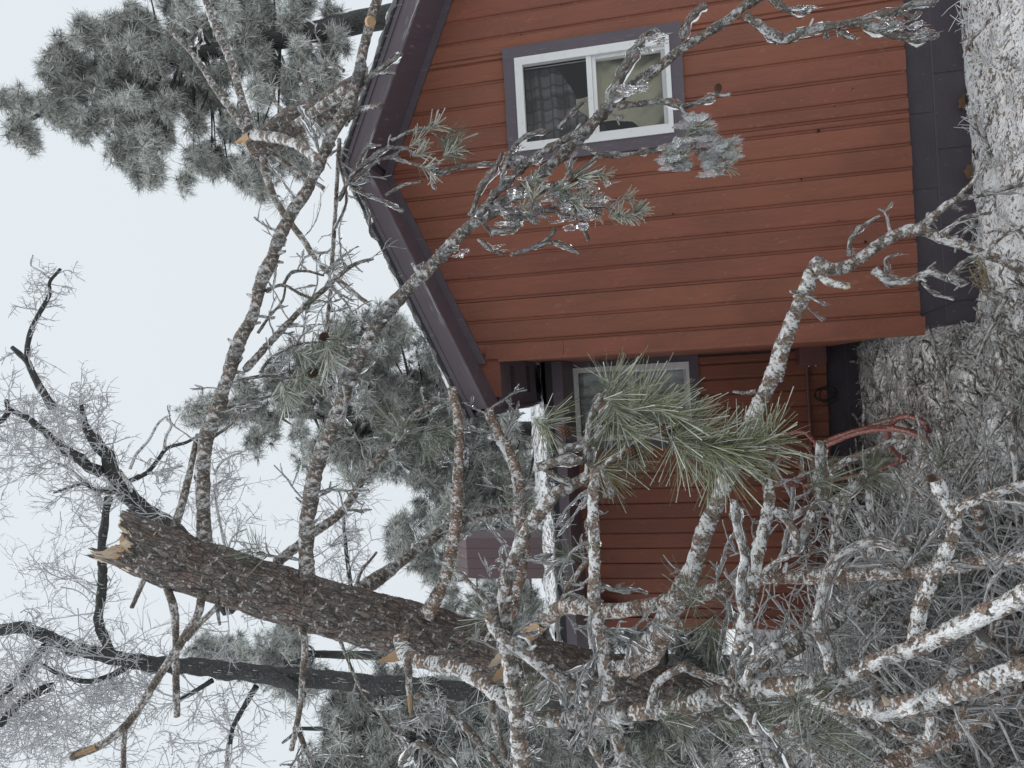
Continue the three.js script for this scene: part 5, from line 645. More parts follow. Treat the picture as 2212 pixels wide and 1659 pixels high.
  const dk = thing('snowy_deck', 'low deck with snow on top and a dark edge board beyond the heap', 'deck'); { const g = new THREE.PlaneGeometry(4.9, 5.4, 90, 90); g.rotateX(-Math.PI / 2); g.translate(-4.87, 0.48, -7.9); const p = g.attributes.position; for (let k = 0; k < p.count; k++) p.setY(k, 0.51 + 0.02 * n3(p.getX(k) * 5, 1, p.getZ(k) * 5)); g.computeVertexNormals(); const u = g.attributes.uv; for (let k = 0; k < u.count; k++) u.setXY(k, p.getX(k) / 0.9, p.getZ(k) / 0.9); mesh('snow', g, M.snowRoof, dk); box('edge_board', -7.3, -2.4, 0.2, 0.49, -5.22, -5.18, M.trim, dk); box('edge_board', -2.44, -2.4, 0.2, 0.49, -10.6, -5.221, M.trim, dk); for (const x of [-2.6, -4.6, -6]) box('post', x - 0.05, x + 0.05, -0.1, 0.199, -5.3, -5.2, M.greyWood, dk); }
}

// ---------------------------------------------------------------- trees behind
const FAR_TUFT = [0, 1, 2].map((k) => { reseed(400 + k); const P = [], N = [], C = [], I = []; for (let j = 0; j < 52; j++) { const d = rvec(); d.y = d.y * 0.8 - 0.3; d.normalize(); const L = rr(0.05, 0.17), s = d.clone().cross(rvec()).normalize().multiplyScalar(rr(0.0022, 0.004)), f = rnd() < 0.8 ? rr(0.5, 1) : rr(0, 0.25), c = [mix(0.055, 0.78, f), mix(0.07, 0.8, f), mix(0.05, 0.77, f)], n = s.clone().cross(d).normalize(), b = P.length / 3; for (const q of [s.clone().negate(), s.clone(), d.clone().multiplyScalar(L).addScaledVector(s, 0.6), d.clone().multiplyScalar(L).addScaledVector(s, -0.6)]) { P.push(q.x, q.y, q.z); N.push(n.x, n.y, n.z); C.push(...c); } I.push(b, b + 1, b + 2, b, b + 2, b + 3); } const g = new THREE.BufferGeometry(); g.setAttribute('position', new THREE.Float32BufferAttribute(P, 3)); g.setAttribute('normal', new THREE.Float32BufferAttribute(N, 3)); g.setAttribute('color', new THREE.Float32BufferAttribute(C, 3)); g.setIndex(I); return g; });
const inside = (poly, x, y) => { let c = false; for (let i = 0, j = poly.length - 2; i < poly.length; j = i, i += 2) if ((poly[i + 1] > y) !== (poly[j + 1] > y) && x < (poly[j] - poly[i]) * (y - poly[i + 1]) / (poly[j + 1] - poly[i + 1]) + poly[i]) c = !c; return c; };
// a conifer: trunk, limbs out to clumps of needles spread through the crown's volume
function conifer(name, label, { s, trunk, poly, dist, deep, clumps, perClump, size, bare = 0, scale = 1, group, up = 0.15, darkP = 0.22, trunkMat = M.darkBark, dieBack = null }) {
  reseed(s); const t = thing(name, label, 'pine tree', group), tr = smooth(trunk.map(([x, y, z, r]) => { const p = at(x, y, z); return [p, metres(p, r)]; }), 0.08), b = new Build(0.4); b.tube(tr.pts, tr.rs, 14, { lump: 0.08, freq: 6 }); mesh('trunk', b.geo(), trunkMat, t);
  let x0 = 1e9, x1 = -1e9, y0 = 1e9, y1 = -1e9; for (let k = 0; k < poly.length; k += 2) { x0 = Math.min(x0, poly[k]); x1 = Math.max(x1, poly[k]); y0 = Math.min(y0, poly[k + 1]); y1 = Math.max(y1, poly[k + 1]); }
  const limbs = new Build(0.2), inst = [[], [], []], M4 = new THREE.Matrix4(), Q = new THREE.Quaternion(), all = [];
  for (let k = 0; k < clumps; k++) {
    let x, y; do { x = rr(x0, x1); y = rr(y0, y1); } while (!inside(poly, x, y)); if (dieBack && rnd() < dieBack(x, y)) continue;
    const c = at(x, y, dist + rr(-deep, deep)); let best = 0, bd = 1e9; for (let j = 0; j < tr.pts.length; j += 2) { const q = tr.pts[j], d = q.distanceToSquared(c) + 0.8 * Math.max(0, q.y - c.y + 0.2) ** 2; if (d < bd) { bd = d; best = j; } }
    const a = tr.pts[best], L = a.distanceTo(c), mid = a.clone().lerp(c, 0.5).addScaledVector(Y, -0.06 * L).add(rvec().multiplyScalar(0.05 * L)); const sp = smooth([[a, 0.03 * scale], [mid, 0.018 * scale], [c, 0.008 * scale]], 0.12); if (k % 3 === 0 || bare) limbs.tube(sp.pts, sp.rs, 5, { lump: 0.1 });
    all.push(c); const dir = c.clone().sub(a).normalize(), tone = rr(0.75, 1.2);
    for (let j = 0; j < perClump; j++) { const o = rvec(); const f = Math.pow(rnd(), 0.5); const p = c.clone().add(V(o.x * size * f, o.y * size * 0.62 * f, o.z * size * f)).addScaledVector(dir, size * 0.4 * rnd()); Q.setFromEuler(new THREE.Euler(rr(-0.7, 0.7), rr(0, 6.28), rr(-0.7, 0.7))); const sc = rr(0.55, 1.3) * scale; const dk = rnd() < darkP; inst[Math.floor(rnd() * 3)].push([M4.compose(p, Q, V(sc, sc, sc)).clone(), dk ? tone * 0.45 : tone]); }
  }
  mesh('limbs', limbs.geo(), M.darkBark, t); stuff(t.children[1]);
  const crown = part('crown', t); inst.forEach((list, k) => { const im = new THREE.InstancedMesh(FAR_TUFT[k], M.farNeedle, list.length), c = new THREE.Color(); list.forEach(([m, tone], j) => { im.setMatrixAt(j, m); im.setColorAt(j, c.setRGB(tone, tone, tone)); }); im.name = 'needles'; stuff(finish(im)); crown.add(im); });
  return { t, tr };
}
const ov = (a) => a.map((x) => x * 3);
conifer('pine_tree', 'tall frosted green pine rising behind the gable roof', { s: 41, dist: 10, deep: 0.75, clumps: 270, perClump: 32, size: 0.23, trunk: [[150, 800, 10.2, 12], [600, 560, 10.2, 22], [820, 460, 10.1, 34], [1100, 390, 10, 42], [1500, 310, 9.9, 52], [1900, 235, 9.8, 62], [2300, 150, 9.8, 68], [3600, -120, 9.8, 80]], poly: ov([0, 228, 20, 205, 55, 195, 75, 185, 98, 150, 108, 122, 150, 95, 190, 62, 240, 45, 285, 25, 300, -30, 760, -60, 800, 120, 700, 180, 690, 330, 600, 425, 570, 420, 520, 415, 470, 410, 430, 398, 400, 395, 340, 388, 300, 375, 285, 352, 255, 340, 215, 328, 185, 315, 170, 285, 135, 265, 110, 240, 90, 250, 100, 290, 75, 305, 40, 318, 10, 305, 15, 270]), dieBack: (x, y) => (x > 1500 ? 0.35 : x > 1200 ? 0.15 : 0) });
conifer('pine_tree', 'blue-green frosted pine showing between the limbs behind the wing', { s: 42, dist: 14, deep: 1.1, clumps: 260, perClump: 26, size: 0.34, scale: 1.25, darkP: 0.3, trunk: [[1250, 2700, 14, 10], [2000, 2690, 14, 25], [2900, 2760, 14, 40], [4600, 2800, 14, 60]], poly: ov([400, 892, 440, 875, 500, 845, 560, 805, 620, 760, 690, 715, 800, 680, 930, 720, 1000, 830, 1130, 900, 1150, 1120, 1040, 1110, 960, 1075, 900, 1040, 830, 1010, 760, 1005, 700, 1000, 640, 985, 590, 970, 545, 950, 510, 930, 470, 905, 430, 905]) });
conifer('pine_tree', 'pale frosted pine left of the chimney', { s: 43, dist: 12, deep: 1, clumps: 120, perClump: 22, size: 0.3, scale: 1.1, trunk: [[2750, 3500, 12, 10], [3500, 3560, 12, 22], [4700, 3650, 12, 40]], poly: ov([830, 1150, 900, 1110, 960, 1085, 1050, 1120, 1150, 1120, 1160, 1400, 1040, 1330, 980, 1340, 960, 1290, 930, 1240, 900, 1215, 860, 1190]) , dieBack: (x, y) => (y > 3700 ? 0.5 : 0.1) });
conifer('pine_tree', 'shaggy frosted pine at the lower left behind the bare tree', { s: 44, dist: 8.5, deep: 0.9, clumps: 260, perClump: 24, size: 0.27, darkP: 0.3, trunk: [[1900, 4720, 8.6, 10], [2600, 4730, 8.6, 26], [3400, 4760, 8.6, 36], [5200, 4800, 8.6, 50]], poly: ov([650, 1640, 690, 1570, 740, 1500, 820, 1470, 930, 1500, 1060, 1480, 1200, 1490, 1350, 1460, 1520, 1500, 1570, 1600, 1570, 1720, 660, 1720]), dieBack: (x, y) => (rnd() < 0.15 ? 1 : 0) });
conifer('pine_tree', 'small far pine peeping out beside the dark bare trunk', { s: 45, dist: 15, deep: 0.8, clumps: 60, perClump: 18, size: 0.33, scale: 1.25, trunk: [[1250, 4200, 15, 8], [1800, 4230, 15, 20], [5000, 4300, 15, 50]], poly: ov([405, 1425, 430, 1388, 560, 1380, 640, 1372, 660, 1420, 700, 1450, 660, 1500, 520, 1440]) });

conifer('pine_tree', 'dark pine screening the gap between the wing and the leaning trunk', { s: 46, dist: 11, deep: 1, clumps: 150, perClump: 24, size: 0.33, scale: 1.15, darkP: 0.45, trunk: [[3000, 4350, 11, 10], [3700, 4330, 11, 24], [4900, 4350, 11, 40]], poly: ov([1000, 1400, 1130, 1330, 1300, 1310, 1540, 1290, 1570, 1720, 1200, 1720, 1050, 1560]) });

// the second snapped pine, leaning behind the ridge
{
  const t = thing('leaning_broken_pine', 'snapped pine leaning behind the roof ridge with a torn orange end', 'pine tree'); reseed(61);
  const ctrl = [[540, 318, 5.1], [600, 284, 5.12], [667, 253, 5.15], [738, 217, 5.2], [820, 172, 5.3], [950, 100, 5.5], [1200, -40, 5.9]].map(([x, y, z], k) => { const p = at(x * 3, y * 3, z); return [p, metres(p, 82 + k * 3)]; }); ctrl.push([V(4.6, -0.2, -6.6), 0.12]);
  const s = limbMesh('trunk', ctrl, M.trunk, t, { tile: 0.5, sides: 40, lump: 0.07, step: 0.015 }), dir = ctrl[0][0].clone().sub(ctrl[1][0]).normalize(); splinters(s.mesh, ctrl[0][0].clone().addScaledVector(dir, -0.02), dir, ctrl[0][1] * 1.0, M.rawWood, 1.35, 9, 2.2, 9);
  const L = (mat, xy, z0, z1, r0, r1, o) => { const br = part('branch', t), ice = new Build(), l = limbMesh('limb', trace(1, xy, z0, z1, r0, r1), mat, br, { lump: 0.1 }); if (o) twigs(br, l, { ice, ...o }); if (ice.count) stuff(mesh('ice_glaze', ice.geo(true), M.ice, br)); };
  L(M.limbGrey, [1620, 830, 1560, 620, 1490, 390, 1400, 180, 1320, -30], 5.1, 5.2, 28, 22, { n: 5, len: [0.1, 0.4], tuftP: 0, iceP: 0.3 }); L(M.limbGrey, [1600, 850, 1400, 580, 1250, 350, 1085, 180], 5.1, 4.9, 26, 12, { n: 3, len: [0.05, 0.15], tuftP: 0, iceP: 0.3 }); L(M.limbWhite, [1650, 870, 1780, 890, 1900, 930, 2060, 1030], 4.98, 4.8, 36, 30); L(M.limbGrey, [1700, 1000, 1760, 1240, 1850, 1400, 1970, 1560, 2080, 1720, 2250, 1860, 2400, 1980], 5.1, 5.0, 26, 14, { n: 10, len: [0.15, 0.5], tuftP: 0.1, iceP: 0.3 }); L(M.limbWhite, [1910, 810, 2040, 720, 2230, 590], 5.0, 4.95, 28, 34); L(M.limbGrey, [1750, 980, 1900, 1090, 2100, 1220], 5.2, 5.2, 16, 14, { n: 4, tuftP: 0.2 });
  L(M.limbGrey, [1830, 720, 1780, 650, 1775, 580], 5.1, 5.1, 16, 6, { n: 2, tuftP: 0 }); L(M.limbGrey, [2040, 610, 1960, 480, 1945, 330], 5.2, 5.2, 14, 6, { n: 3, len: [0.1, 0.25], tuftP: 0 }); L(M.limbGrey, [2230, 460, 2120, 380, 2060, 250], 5.3, 5.3, 12, 6, { n: 4, len: [0.1, 0.3], tuftP: 0.1 }); L(M.limbRed, [1990, 940, 1960, 900, 1940, 880], 5.1, 5.1, 14, 12);
}

// pines behind the photographer, which the gable window mirrors
{ const src = scene.children.filter((o) => o.name.startsWith('pine_tree')); for (const [k, turn, x, z, label] of [[0, Math.PI, 1.5, 0, 'frosted pine behind the photographer, mirrored in the gable window'], [1, Math.PI * 0.9, 2, -3, 'blue-green pine behind the photographer, mirrored in the gable window']]) { const c = src[k].clone(); c.name = numbered('pine_tree'); c.rotation.y = turn; c.position.set(x, 0, z); c.userData = { label, category: 'pine tree' }; scene.add(c); } }

// bare trees sealed in ice: dark limbs, pale twigs, icicles hanging straight down
function bareTree(label, s, runs, o) {
  const t = thing('bare_tree', label, 'bare tree', 'ice-coated bare trees'); reseed(s); const tw = new Build(), ic = new Build();
  const icicle = (q, k = 1) => ic.spike(q, V(rr(-0.03, 0.03), -1, rr(-0.03, 0.03)), rr(0.03, 0.1) * k, 0.0045, 3);
  const grow = (p, d, L, r, depth) => { const n = depth > 1 ? 7 : 4, w = path(p, d, L, n, 0.26, depth > 1 ? 0.15 : -0.1); tw.tube(w.pts, w.pts.map((_, j) => r * (1 - 0.55 * j / n)), depth > 1 ? 4 : 3); if (rnd() < 0.38) for (let j = 0; j < 3; j++) if (rnd() < o.drip) icicle(pick(w.pts), 0.6); if (depth <= 0) return; const kids = depth > 1 ? 5 : 4; for (let j = 0; j < kids; j++) { const m = 1 + Math.floor(rnd() * n), b = w.pts[Math.min(n, m)], dd = w.end.clone().multiplyScalar(0.9).add(rvec().multiplyScalar(0.95)).normalize(); grow(b, dd, L * rr(0.35, 0.62), r * 0.68, depth - 1); } };
  runs.forEach(([zone, xy, z0, z1, r0, r1, twN, tl, depth], k) => { const l = limbMesh(k ? 'limb' : 'trunk', trace(zone, xy, z0, z1, r0, r1), r0 < 15 ? M.twig : M.darkBark, t, { lump: 0.09, tile: 0.4, sides: 12, step: 0.03 }), N = l.pts.length; for (let j = 0; j < (twN ?? 0); j++) { const i = Math.floor(rr(0.05, 1) * (N - 1)), tt = l.pts[Math.min(N - 1, i + 1)].clone().sub(l.pts[Math.max(0, i - 1)]).normalize(), d = rvec().addScaledVector(tt, 0.6).addScaledVector(Y, 0.15).normalize(); grow(l.pts[i], d, rr(...tl), rr(0.008, 0.013), depth ?? 2); } for (let j = 0; j < N * 0.35; j++) { const i = Math.floor(rnd() * N); if (rnd() < o.drip) icicle(l.pts[i].clone().add(V(rr(-1, 1) * l.rs[i], -l.rs[i] * 0.6, l.rs[i])), 1.1); } });
  for (const [zone, x, y, z, n, sp, tl] of o.sprays ?? []) for (let k = 0; k < n; k++) { const p = G(zone, x + rr(-sp, sp), y + rr(-sp, sp), z + rr(-0.6, 0.6)); grow(p, rvec(), rr(...tl), rr(0.006, 0.01), 2); }
  stuff(mesh('iced_twigs', tw.geo(), M.bareTwig, t)); stuff(mesh('icicles', ic.geo(), M.rime, t)); return t;
}
bareTree('dark-trunked bare tree with ice-coated twigs at the lower left', 71, [
  [7, [-120, 770, 0, 765, 150, 750, 260, 790, 400, 860, 560, 900, 760, 950, 950, 980, 1200, 1000, 1500, 1030, 1800, 1060, 2212, 1100, 2600, 1130, 3200, 1170, 4400, 1250, 5200, 1300], 7.6, 7.6, 34, 66, 16, [0.5, 1.1], 2],
  [7, [720, 930, 690, 850, 640, 700, 650, 560, 665, 440, 660, 250, 690, 0, 700, -100], 7.6, 7.8, 32, 24, 12, [0.4, 0.9], 2], [7, [290, 870, 180, 1010, 100, 1110, 0, 1200, -150, 1300], 7.5, 7.2, 24, 20, 10, [0.5, 0.9], 2], [7, [0, 1385, 60, 1310, 150, 1220, 280, 1150, 350, 1130], 7.3, 7.6, 22, 28, 10, [0.5, 0.9], 2], [7, [830, 1000, 720, 1060, 560, 1100, 400, 1060, 270, 990], 7.6, 7.4, 22, 10, 10, [0.4, 0.8], 2], [7, [1480, 1500, 1470, 1620, 1460, 1720], 7.5, 7.5, 12, 14, 4, [0.3, 0.6], 2], [7, [1660, 1130, 1560, 1300, 1510, 1400, 1490, 1500], 7.6, 7.5, 20, 14, 8, [0.4, 0.8], 2], [7, [1380, 1090, 1250, 1170, 1150, 1230], 7.6, 7.4, 18, 12, 6, [0.4, 0.8], 2], [7, [700, 1050, 740, 1120, 790, 1180], 7.6, 7.6, 12, 8, 6, [0.3, 0.6], 2], [8, [-500, 1050, -330, 1130, -250, 1200], 7.5, 7.3, 45, 30, 4, [0.3, 0.6], 1],
], { drip: 0.6, sprays: [[7, 450, 1250, 7.5, 44, 380, [0.3, 0.7]], [7, 200, 1450, 7.5, 44, 230, [0.3, 0.7]], [7, 900, 1450, 7.5, 24, 300, [0.3, 0.6]], [7, 1700, 1350, 7.7, 9, 250, [0.25, 0.5]], [7, 300, 560, 7.8, 18, 260, [0.3, 0.7]], [7, 250, 950, 7.4, 16, 200, [0.3, 0.6]], [7, 1700, 760, 8, 9, 220, [0.2, 0.45]]] });
bareTree('forked bare tree with a dense cloud of iced twigs behind the torn trunk', 72, [
  [4, [1500, 2300, 1150, 1800, 950, 1660, 850, 1570, 770, 1480, 720, 1380, 690, 1290, 640, 1220, 600, 1180], 8.4, 8.2, 60, 34, 8, [0.3, 0.7], 2], [4, [600, 1185, 560, 1110, 540, 1030, 530, 960], 8.2, 8.1, 30, 10, 10, [0.3, 0.6], 2], [4, [660, 1400, 580, 1370, 510, 1310, 420, 1250, 330, 1170, 250, 1105, 180, 1050, 60, 990, 40, 935], 8.2, 7.8, 38, 12, 12, [0.3, 0.7], 2], [4, [340, 990, 290, 900, 250, 830, 215, 760, 180, 690, 130, 640, 78, 592], 8, 7.9, 26, 14, 3, [0.2, 0.4], 2], [4, [175, 660, 180, 570, 200, 480, 240, 400, 290, 310, 320, 250, 322, 180, 335, 150, 390, 85], 7.9, 7.9, 17, 9, 13, [0.22, 0.5], 2], [4, [330, 150, 270, 105, 200, 60, 215, -5], 7.9, 7.9, 8, 4], [4, [60, 995, 30, 1050, -40, 1100], 7.8, 7.7, 20, 14, 5, [0.3, 0.6], 2], [4, [780, 1480, 860, 1450, 960, 1400, 1030, 1310, 1080, 1250, 1170, 1220, 1270, 1180], 8.3, 8.2, 17, 10, 5, [0.2, 0.4], 1], [4, [1065, 1260, 1075, 1180, 1110, 1090, 1080, 1060], 8.2, 8.2, 10, 7, 1, [0.1, 0.2], 1], [4, [845, 1380, 880, 1290, 960, 1200, 1040, 1070, 1105, 1030], 8.2, 8.2, 11, 6, 1, [0.1, 0.2], 1], [4, [960, 1410, 1050, 1400, 1180, 1360], 8.2, 8.2, 10, 7, 5, [0.2, 0.4], 2], [4, [830, 1530, 720, 1530, 600, 1510, 540, 1480, 350, 1535], 8.1, 7.9, 16, 8, 8, [0.3, 0.6], 2], [4, [770, 1390, 830, 1470, 850, 1530], 8.1, 8.1, 14, 12, 3, [0.2, 0.3], 1], [4, [640, 1560, 540, 1460, 430, 1370, 380, 1350], 8, 8, 14, 10, 6, [0.3, 0.6], 2],
], { drip: 0.55, sprays: [[4, 330, 1120, 8, 34, 190, [0.25, 0.5]], [4, 120, 1260, 7.9, 22, 180, [0.25, 0.5]], [4, 500, 1040, 8, 12, 120, [0.2, 0.4]], [4, 60, 1480, 8, 7, 110, [0.25, 0.45]], [4, 520, 1600, 8, 9, 150, [0.25, 0.5]], [4, 1100, 1560, 8.2, 9, 150, [0.2, 0.45]]] });
bareTree('slight bare tree with fine iced twigs beyond the upper limbs', 73, [[4, [1500, 2050, 1440, 1800, 1400, 1600, 1390, 1500], 9, 9, 10, 8, 6, [0.4, 0.7], 2], [4, [1385, 1420, 1440, 1330, 1520, 1290, 1595, 1262], 9, 9, 9, 5, 5, [0.2, 0.4], 2], [4, [1380, 1490, 1470, 1450, 1560, 1450], 9, 9, 8, 5, 6, [0.3, 0.6], 2], [7, [2300, 700, 2250, 300, 2230, 100, 2230, -60], 9, 9, 16, 8, 16, [0.3, 0.7], 2], [7, [1500, 600, 1480, 250, 1520, 150, 1600, 110], 9, 9, 8, 5, 8, [0.25, 0.5], 2]], { drip: 0.3, sprays: [[4, 1480, 1480, 9, 8, 120, [0.3, 0.5]], [7, 2150, 150, 9, 12, 180, [0.25, 0.5]], [8, 80, 250, 9.5, 10, 160, [0.2, 0.45]]] });

// ---------------------------------------------------------------- the heap: smaller fallen branches, and the litter on the ground
{
  reseed(91); const spots = [];
  for (let k = 0; k < 120; k++) { const z = -rr(2.7, 5.8), x = -z * (rnd() < 0.85 ? rr(-0.62, -0.24) : rr(-0.2, 0.02)), open = x / -z > -0.22, left = clamp((-x / -z - 0.2) / 0.36), h = open ? rr(0.02, 0.06) : Math.max(0.03, rr(0, 0.18) + left * rr(0, 1.15) * (z < -4.6 ? 0.85 : 1)); spots.push([x, h, z, open]); }
  const kinds = [[M.limbWhite, 'rime-white'], [M.limbFrost, 'half-frosted reddish'], [M.limbGrey, 'glazed grey'], [M.twig, 'thin frosted grey-brown'], [M.limbRed, 'lightly frosted red-brown']];
  spots.forEach(([x, h, z, open], k) => {
    reseed(2000 + k); const [km, kn] = pick(kinds), where = open ? 'lying on the snow before the wing foundation' : x / -z < -0.42 ? 'in the left edge of the heap' : z < -4.4 ? 'deep in the heap below the wing wall' : h > 0.55 ? 'caught high in the heap' : 'low in the heap';
    const t = new THREE.Group(); t.name = numbered('pine_branch'); t.userData = { label: 'small ' + kn + ' pine branch ' + where, category: 'branch', group: 'small fallen pine branches in the heap' }; scene.add(t); t.position.set(x, groundY(x, z), z); const L = open ? rr(0.3, 0.7) : rr(0.5, 1.4), d = V(rr(-1, 1), open ? rr(-0.05, 0.05) : rr(-0.35, 0.45), rr(-0.8, 0.8)).normalize(), c = V(0, h, 0), w = path(c.clone().addScaledVector(d, -L / 2), d, L, 8, 0.14, -0.1); const mn = Math.min(...w.pts.map((q) => q.y)); if (mn < 0.02) w.pts.forEach((q) => { q.y += 0.02 - mn; });
    const rad = open ? rr(0.006, 0.012) : rr(0.008, 0.026), l = limbMesh('limb', w.pts.map((q, j) => [q, rad * (1 - 0.6 * j / 8)]), km, t, { lump: 0.14, sides: 8, step: 0.022 }), ice = new Build();
    rimeInto = new Build(); twigs(t, l, { n: open ? 5 : 11, len: open ? [0.05, 0.18] : [0.12, 0.45], r: [0.0025, 0.006], tuftP: open ? 0.02 : 0.014, set: TUFT, iceP: 0.12, ice, stub: 0.12, kids: 4, scale: open ? 0.7 : 0.95, pull: open ? -0.5 : -0.2, mat: M.twig }); if (ice.count) stuff(mesh('ice_glaze', ice.geo(true), M.ice, t)); if (rimeInto.count) stuff(mesh('rime_crust', rimeInto.geo(), M.rime, t)); rimeInto = null;
  });
  // a web of fine bare twigs through the heap, too many to count
  for (const [m, n, sd, lb] of [[M.limbWhite, 520, 111, 'dense web of fine rime-white twigs through the fallen heap'], [M.twig, 250, 112, 'dense web of fine brown iced twigs through the fallen heap']]) { reseed(sd); const b = new Build(0.2); rimeInto = m === M.limbWhite ? new Build() : null; for (let k = 0; k < n; k++) { const z = -rr(2.9, 5.7), x = -z * rr(-0.6, -0.2), left = clamp((-x / -z - 0.2) / 0.36), y = groundY(x, z) + rr(0.02, 0.3) + left * rr(0, 1.0), L = rr(0.25, 0.7), r = rr(0.003, 0.008), w = path(V(x, y, z), V(rr(-1, 1), rr(-0.5, 0.8), rr(-1, 1)), L, 6, 0.2, -0.15); knob(b, w.pts, r, 0.5, 4); for (let j = 0; j < 4; j++) { const q = path(w.pts[1 + Math.floor(rnd() * 5)], rvec(), L * rr(0.2, 0.5), 3, 0.25, 0); knob(b, q.pts, r * 0.65, 0.4, 3); } } if (rimeInto) { const q = mesh('twig_rime', rimeInto.geo(), M.rime, scene); q.userData = { label: 'white rime along the fine twigs of the fallen heap', category: 'rime', kind: 'stuff' }; rimeInto = null; } const o = mesh('fine_twigs', b.geo(), M.twig, scene); o.userData = { label: lb, category: 'twigs', kind: 'stuff' }; }
  // litter: iced needles, broken twigs and crumbs over the ground
  reseed(93); const NE = (() => { const b = new Build(); reseed(95); for (let k = 0; k < 14; k++) { const a = rr(0, 6.28), d = V(Math.cos(a), rr(-0.05, 0.4), Math.sin(a)).normalize(), L = rr(0.03, 0.11), f = Math.sqrt(rnd()), c = [mix(0.2, 0.76, f), mix(0.18, 0.77, f), mix(0.13, 0.77, f)], p = V(rr(-0.04, 0.04), rr(0, 0.015), rr(-0.04, 0.04)); b.tube([p, p.clone().addScaledVector(d, L * 0.5).add(V(0, 0.006, 0)), p.clone().addScaledVector(d, L)], [0.0022, 0.0026, 0.0012], 3, { color: c }); } return b.geo(); })();
  const STICK = (() => { const b = new Build(0.1); reseed(97); const w = path(V(-0.1, 0, 0), V(1, 0, 0), 0.22, 6, 0.25, 0); b.tube(w.pts, w.pts.map((_, j) => 0.007 - 0.0005 * j), 6, { lump: 0.25, freq: 80, capStart: true }); const q = path(w.pts[3], V(0.5, 0.3, 0.8), 0.08, 3, 0.2, 0); b.tube(q.pts, [0.004, 0.0035, 0.003, 0.002], 5); return b.geo(true); })();
  const CRUMB = (() => { const b = new Build(); reseed(99); b.blob(V(0, 0, 0), 0.016, 0.011, 0.02, 0.5, 2); return b.geo(true); })();
  const scatter = (name, geo, m, n, sc, label, where, tilt = 0.4) => { const im = new THREE.InstancedMesh(geo, m, n), M4 = new THREE.Matrix4(), Q = new THREE.Quaternion(), c = new THREE.Color(); for (let k = 0; k < n; k++) { let x, z; do { z = -rr(2.9, 6.4); x = rr(-0.68, 0.56) * -z; } while ((z < -4.08 && x > 0.15) || (z < -6.1 && x > -2.05) || !where(x, z)); const s = rr(...sc); Q.setFromEuler(new THREE.Euler(rr(-tilt, tilt), rr(0, 6.28), rr(-tilt, tilt))); im.setMatrixAt(k, M4.compose(V(x, groundY(x, z) + 0.008 * s + (tilt > 1.5 ? rr(0, 0.3) * clamp((-x / -z - 0.18) * 5) : 0), z), Q, V(s, s, s))); const g = rr(0.7, 1.15); im.setColorAt(k, c.setRGB(g, g, g)); } im.name = numbered(name); im.userData = { label, category: 'litter', kind: 'stuff' }; scene.add(finish(im)); };
  reseed(101); const heap = (x) => (x < 0.1 ? 1 : 0);
  scatter('needle_litter', NE, M.needle, 1300, [0.35, 0.9], 'frosted fallen needles matted over the ground', (x, z) => (x < 0.3 && x / -z > -0.25) || rnd() < 0.1);
  scatter('twig_litter', STICK, M.limbWhite, 1500, [0.5, 1.5], 'broken frosted twigs scattered over the ground by the heap', (x) => x < 0.3 || rnd() < 0.1, 0.5);
  scatter('ice_crumbs', CRUMB, M.crumb, 9000, [0.12, 0.5], 'white crumbs of fallen ice on the ground', () => true);
  const DARK = tuftGeo(171, 46, 0.14, 0.0012, 0.06, [0.042, 0.058, 0.024], 0.1, 0.1); reseed(107);
  scatter('green_needle_litter', DARK, M.needle, 180, [0.6, 1.1], 'dark green needle sprigs fallen thick in the heap', (x, z) => x / -z < -0.2 && (rnd() < 0.9), 1.6);
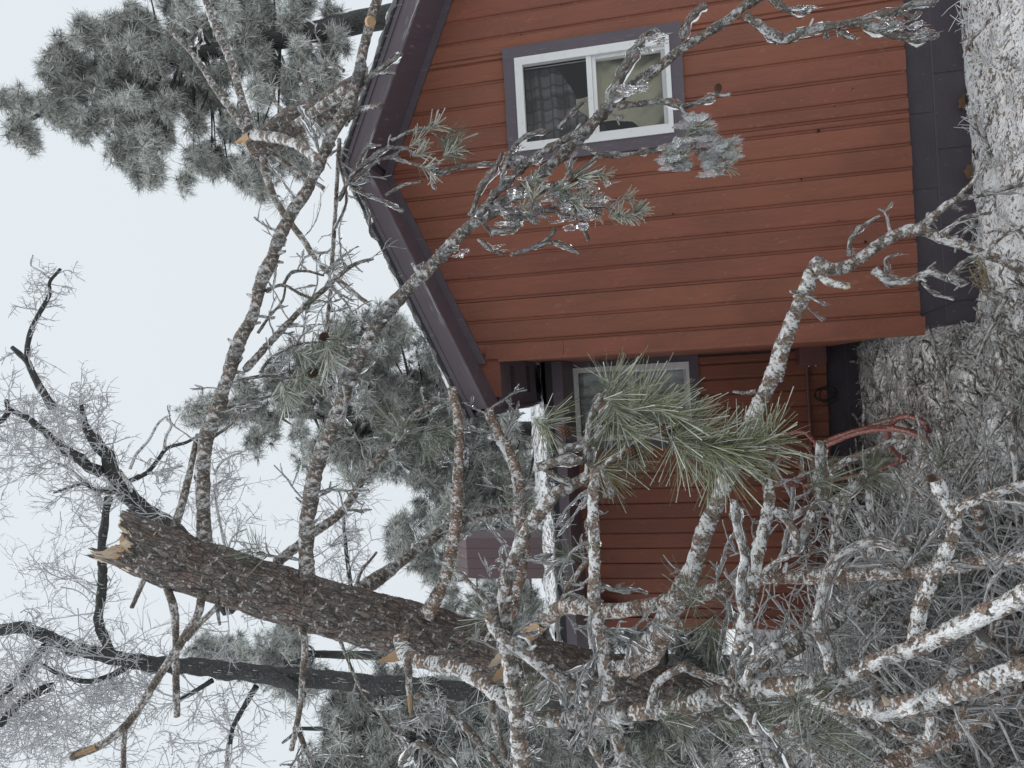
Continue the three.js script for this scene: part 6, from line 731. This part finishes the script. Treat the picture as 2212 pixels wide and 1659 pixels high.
  // brown leaves and straw along the foundation
  const LEAF = (() => { const s = new THREE.Shape(); s.moveTo(0, -0.03); for (let k = 0; k <= 20; k++) { const a = -Math.PI / 2 + k / 20 * 6.2832, r = 0.03 * (0.7 + 0.35 * Math.abs(Math.sin(a * 3.5))); s.lineTo(Math.cos(a) * r, Math.sin(a) * r * 1.2); } const g = new THREE.ShapeGeometry(s), p = g.attributes.position; for (let k = 0; k < p.count; k++) p.setZ(k, 9 * (p.getX(k) ** 2) - 5 * p.getY(k) ** 2); g.rotateX(-Math.PI / 2); g.computeVertexNormals(); return g; })();
  reseed(103); for (let k = 0; k < 16; k++) { const wing = k % 2, x = wing ? rr(-0.9, 0.13) : rr(0.2, 2.1), z = wing ? WING + rr(0.03, 0.2) : WALL + rr(0.02, 0.12); const o = mesh('dry_leaf', LEAF, M.leaf, scene); o.position.set(x, groundY(x, z) + 0.02, z); o.rotation.set(rr(-0.8, 0.8), rr(0, 6), rr(-0.8, 0.8)); o.scale.setScalar(rr(0.6, 1.3)); o.userData = { label: 'dry brown leaf caught along the foot of the foundation', category: 'leaf', group: 'dry leaves along the foundation' }; }
  for (const [cx, cz, n] of [[0.42, -3.98, 70], [1.75, -3.98, 40], [1.2, -3.97, 30]]) { const b = new Build(); for (let k = 0; k < n; k++) { const p = V(cx + rr(-0.08, 0.08), groundY(cx, cz), cz + rr(-0.05, 0.05)), d = V(rr(-0.9, 0.9), rr(0.3, 1), rr(-0.2, 0.9)); const w = path(p, d, rr(0.06, 0.16), 4, 0.15, -0.7); b.tube(w.pts, [0.0022, 0.002, 0.002, 0.0018, 0.001], 3); } const o = mesh('grass_tuft', b.geo(), cx < 1 ? M.straw : M.crumb, scene); o.userData = { label: cx < 1 ? 'pale dry grass tuft at the corner of the foundation' : cx > 1.5 ? 'frosted grass tuft at the foot of the gable wall farthest from the wing' : 'frosted grass tuft under the gable wall, midway along it', category: 'grass tuft', kind: 'stuff' }; }
  { const b = new Build(); for (let k = 0; k < 900; k++) { const x = rr(0.2, 2.6), z = -rr(3.3, 4.08), p = V(x, groundY(x, z), z), w = path(p, V(rr(-1, 1), rr(0.15, 0.8), rr(-0.6, 1)), rr(0.015, 0.045), 2, 0.2, -0.4); b.tube(w.pts, [0.003, 0.0028, 0.0015], 3); } const o = mesh('frosted_grass', b.geo(), M.crumb, scene); o.userData = { label: 'ice-coated grass blades lying over the lawn before the gable', category: 'grass', kind: 'stuff' }; }
}
scene.updateMatrixWorld(true);
renderer.render(scene, camera);
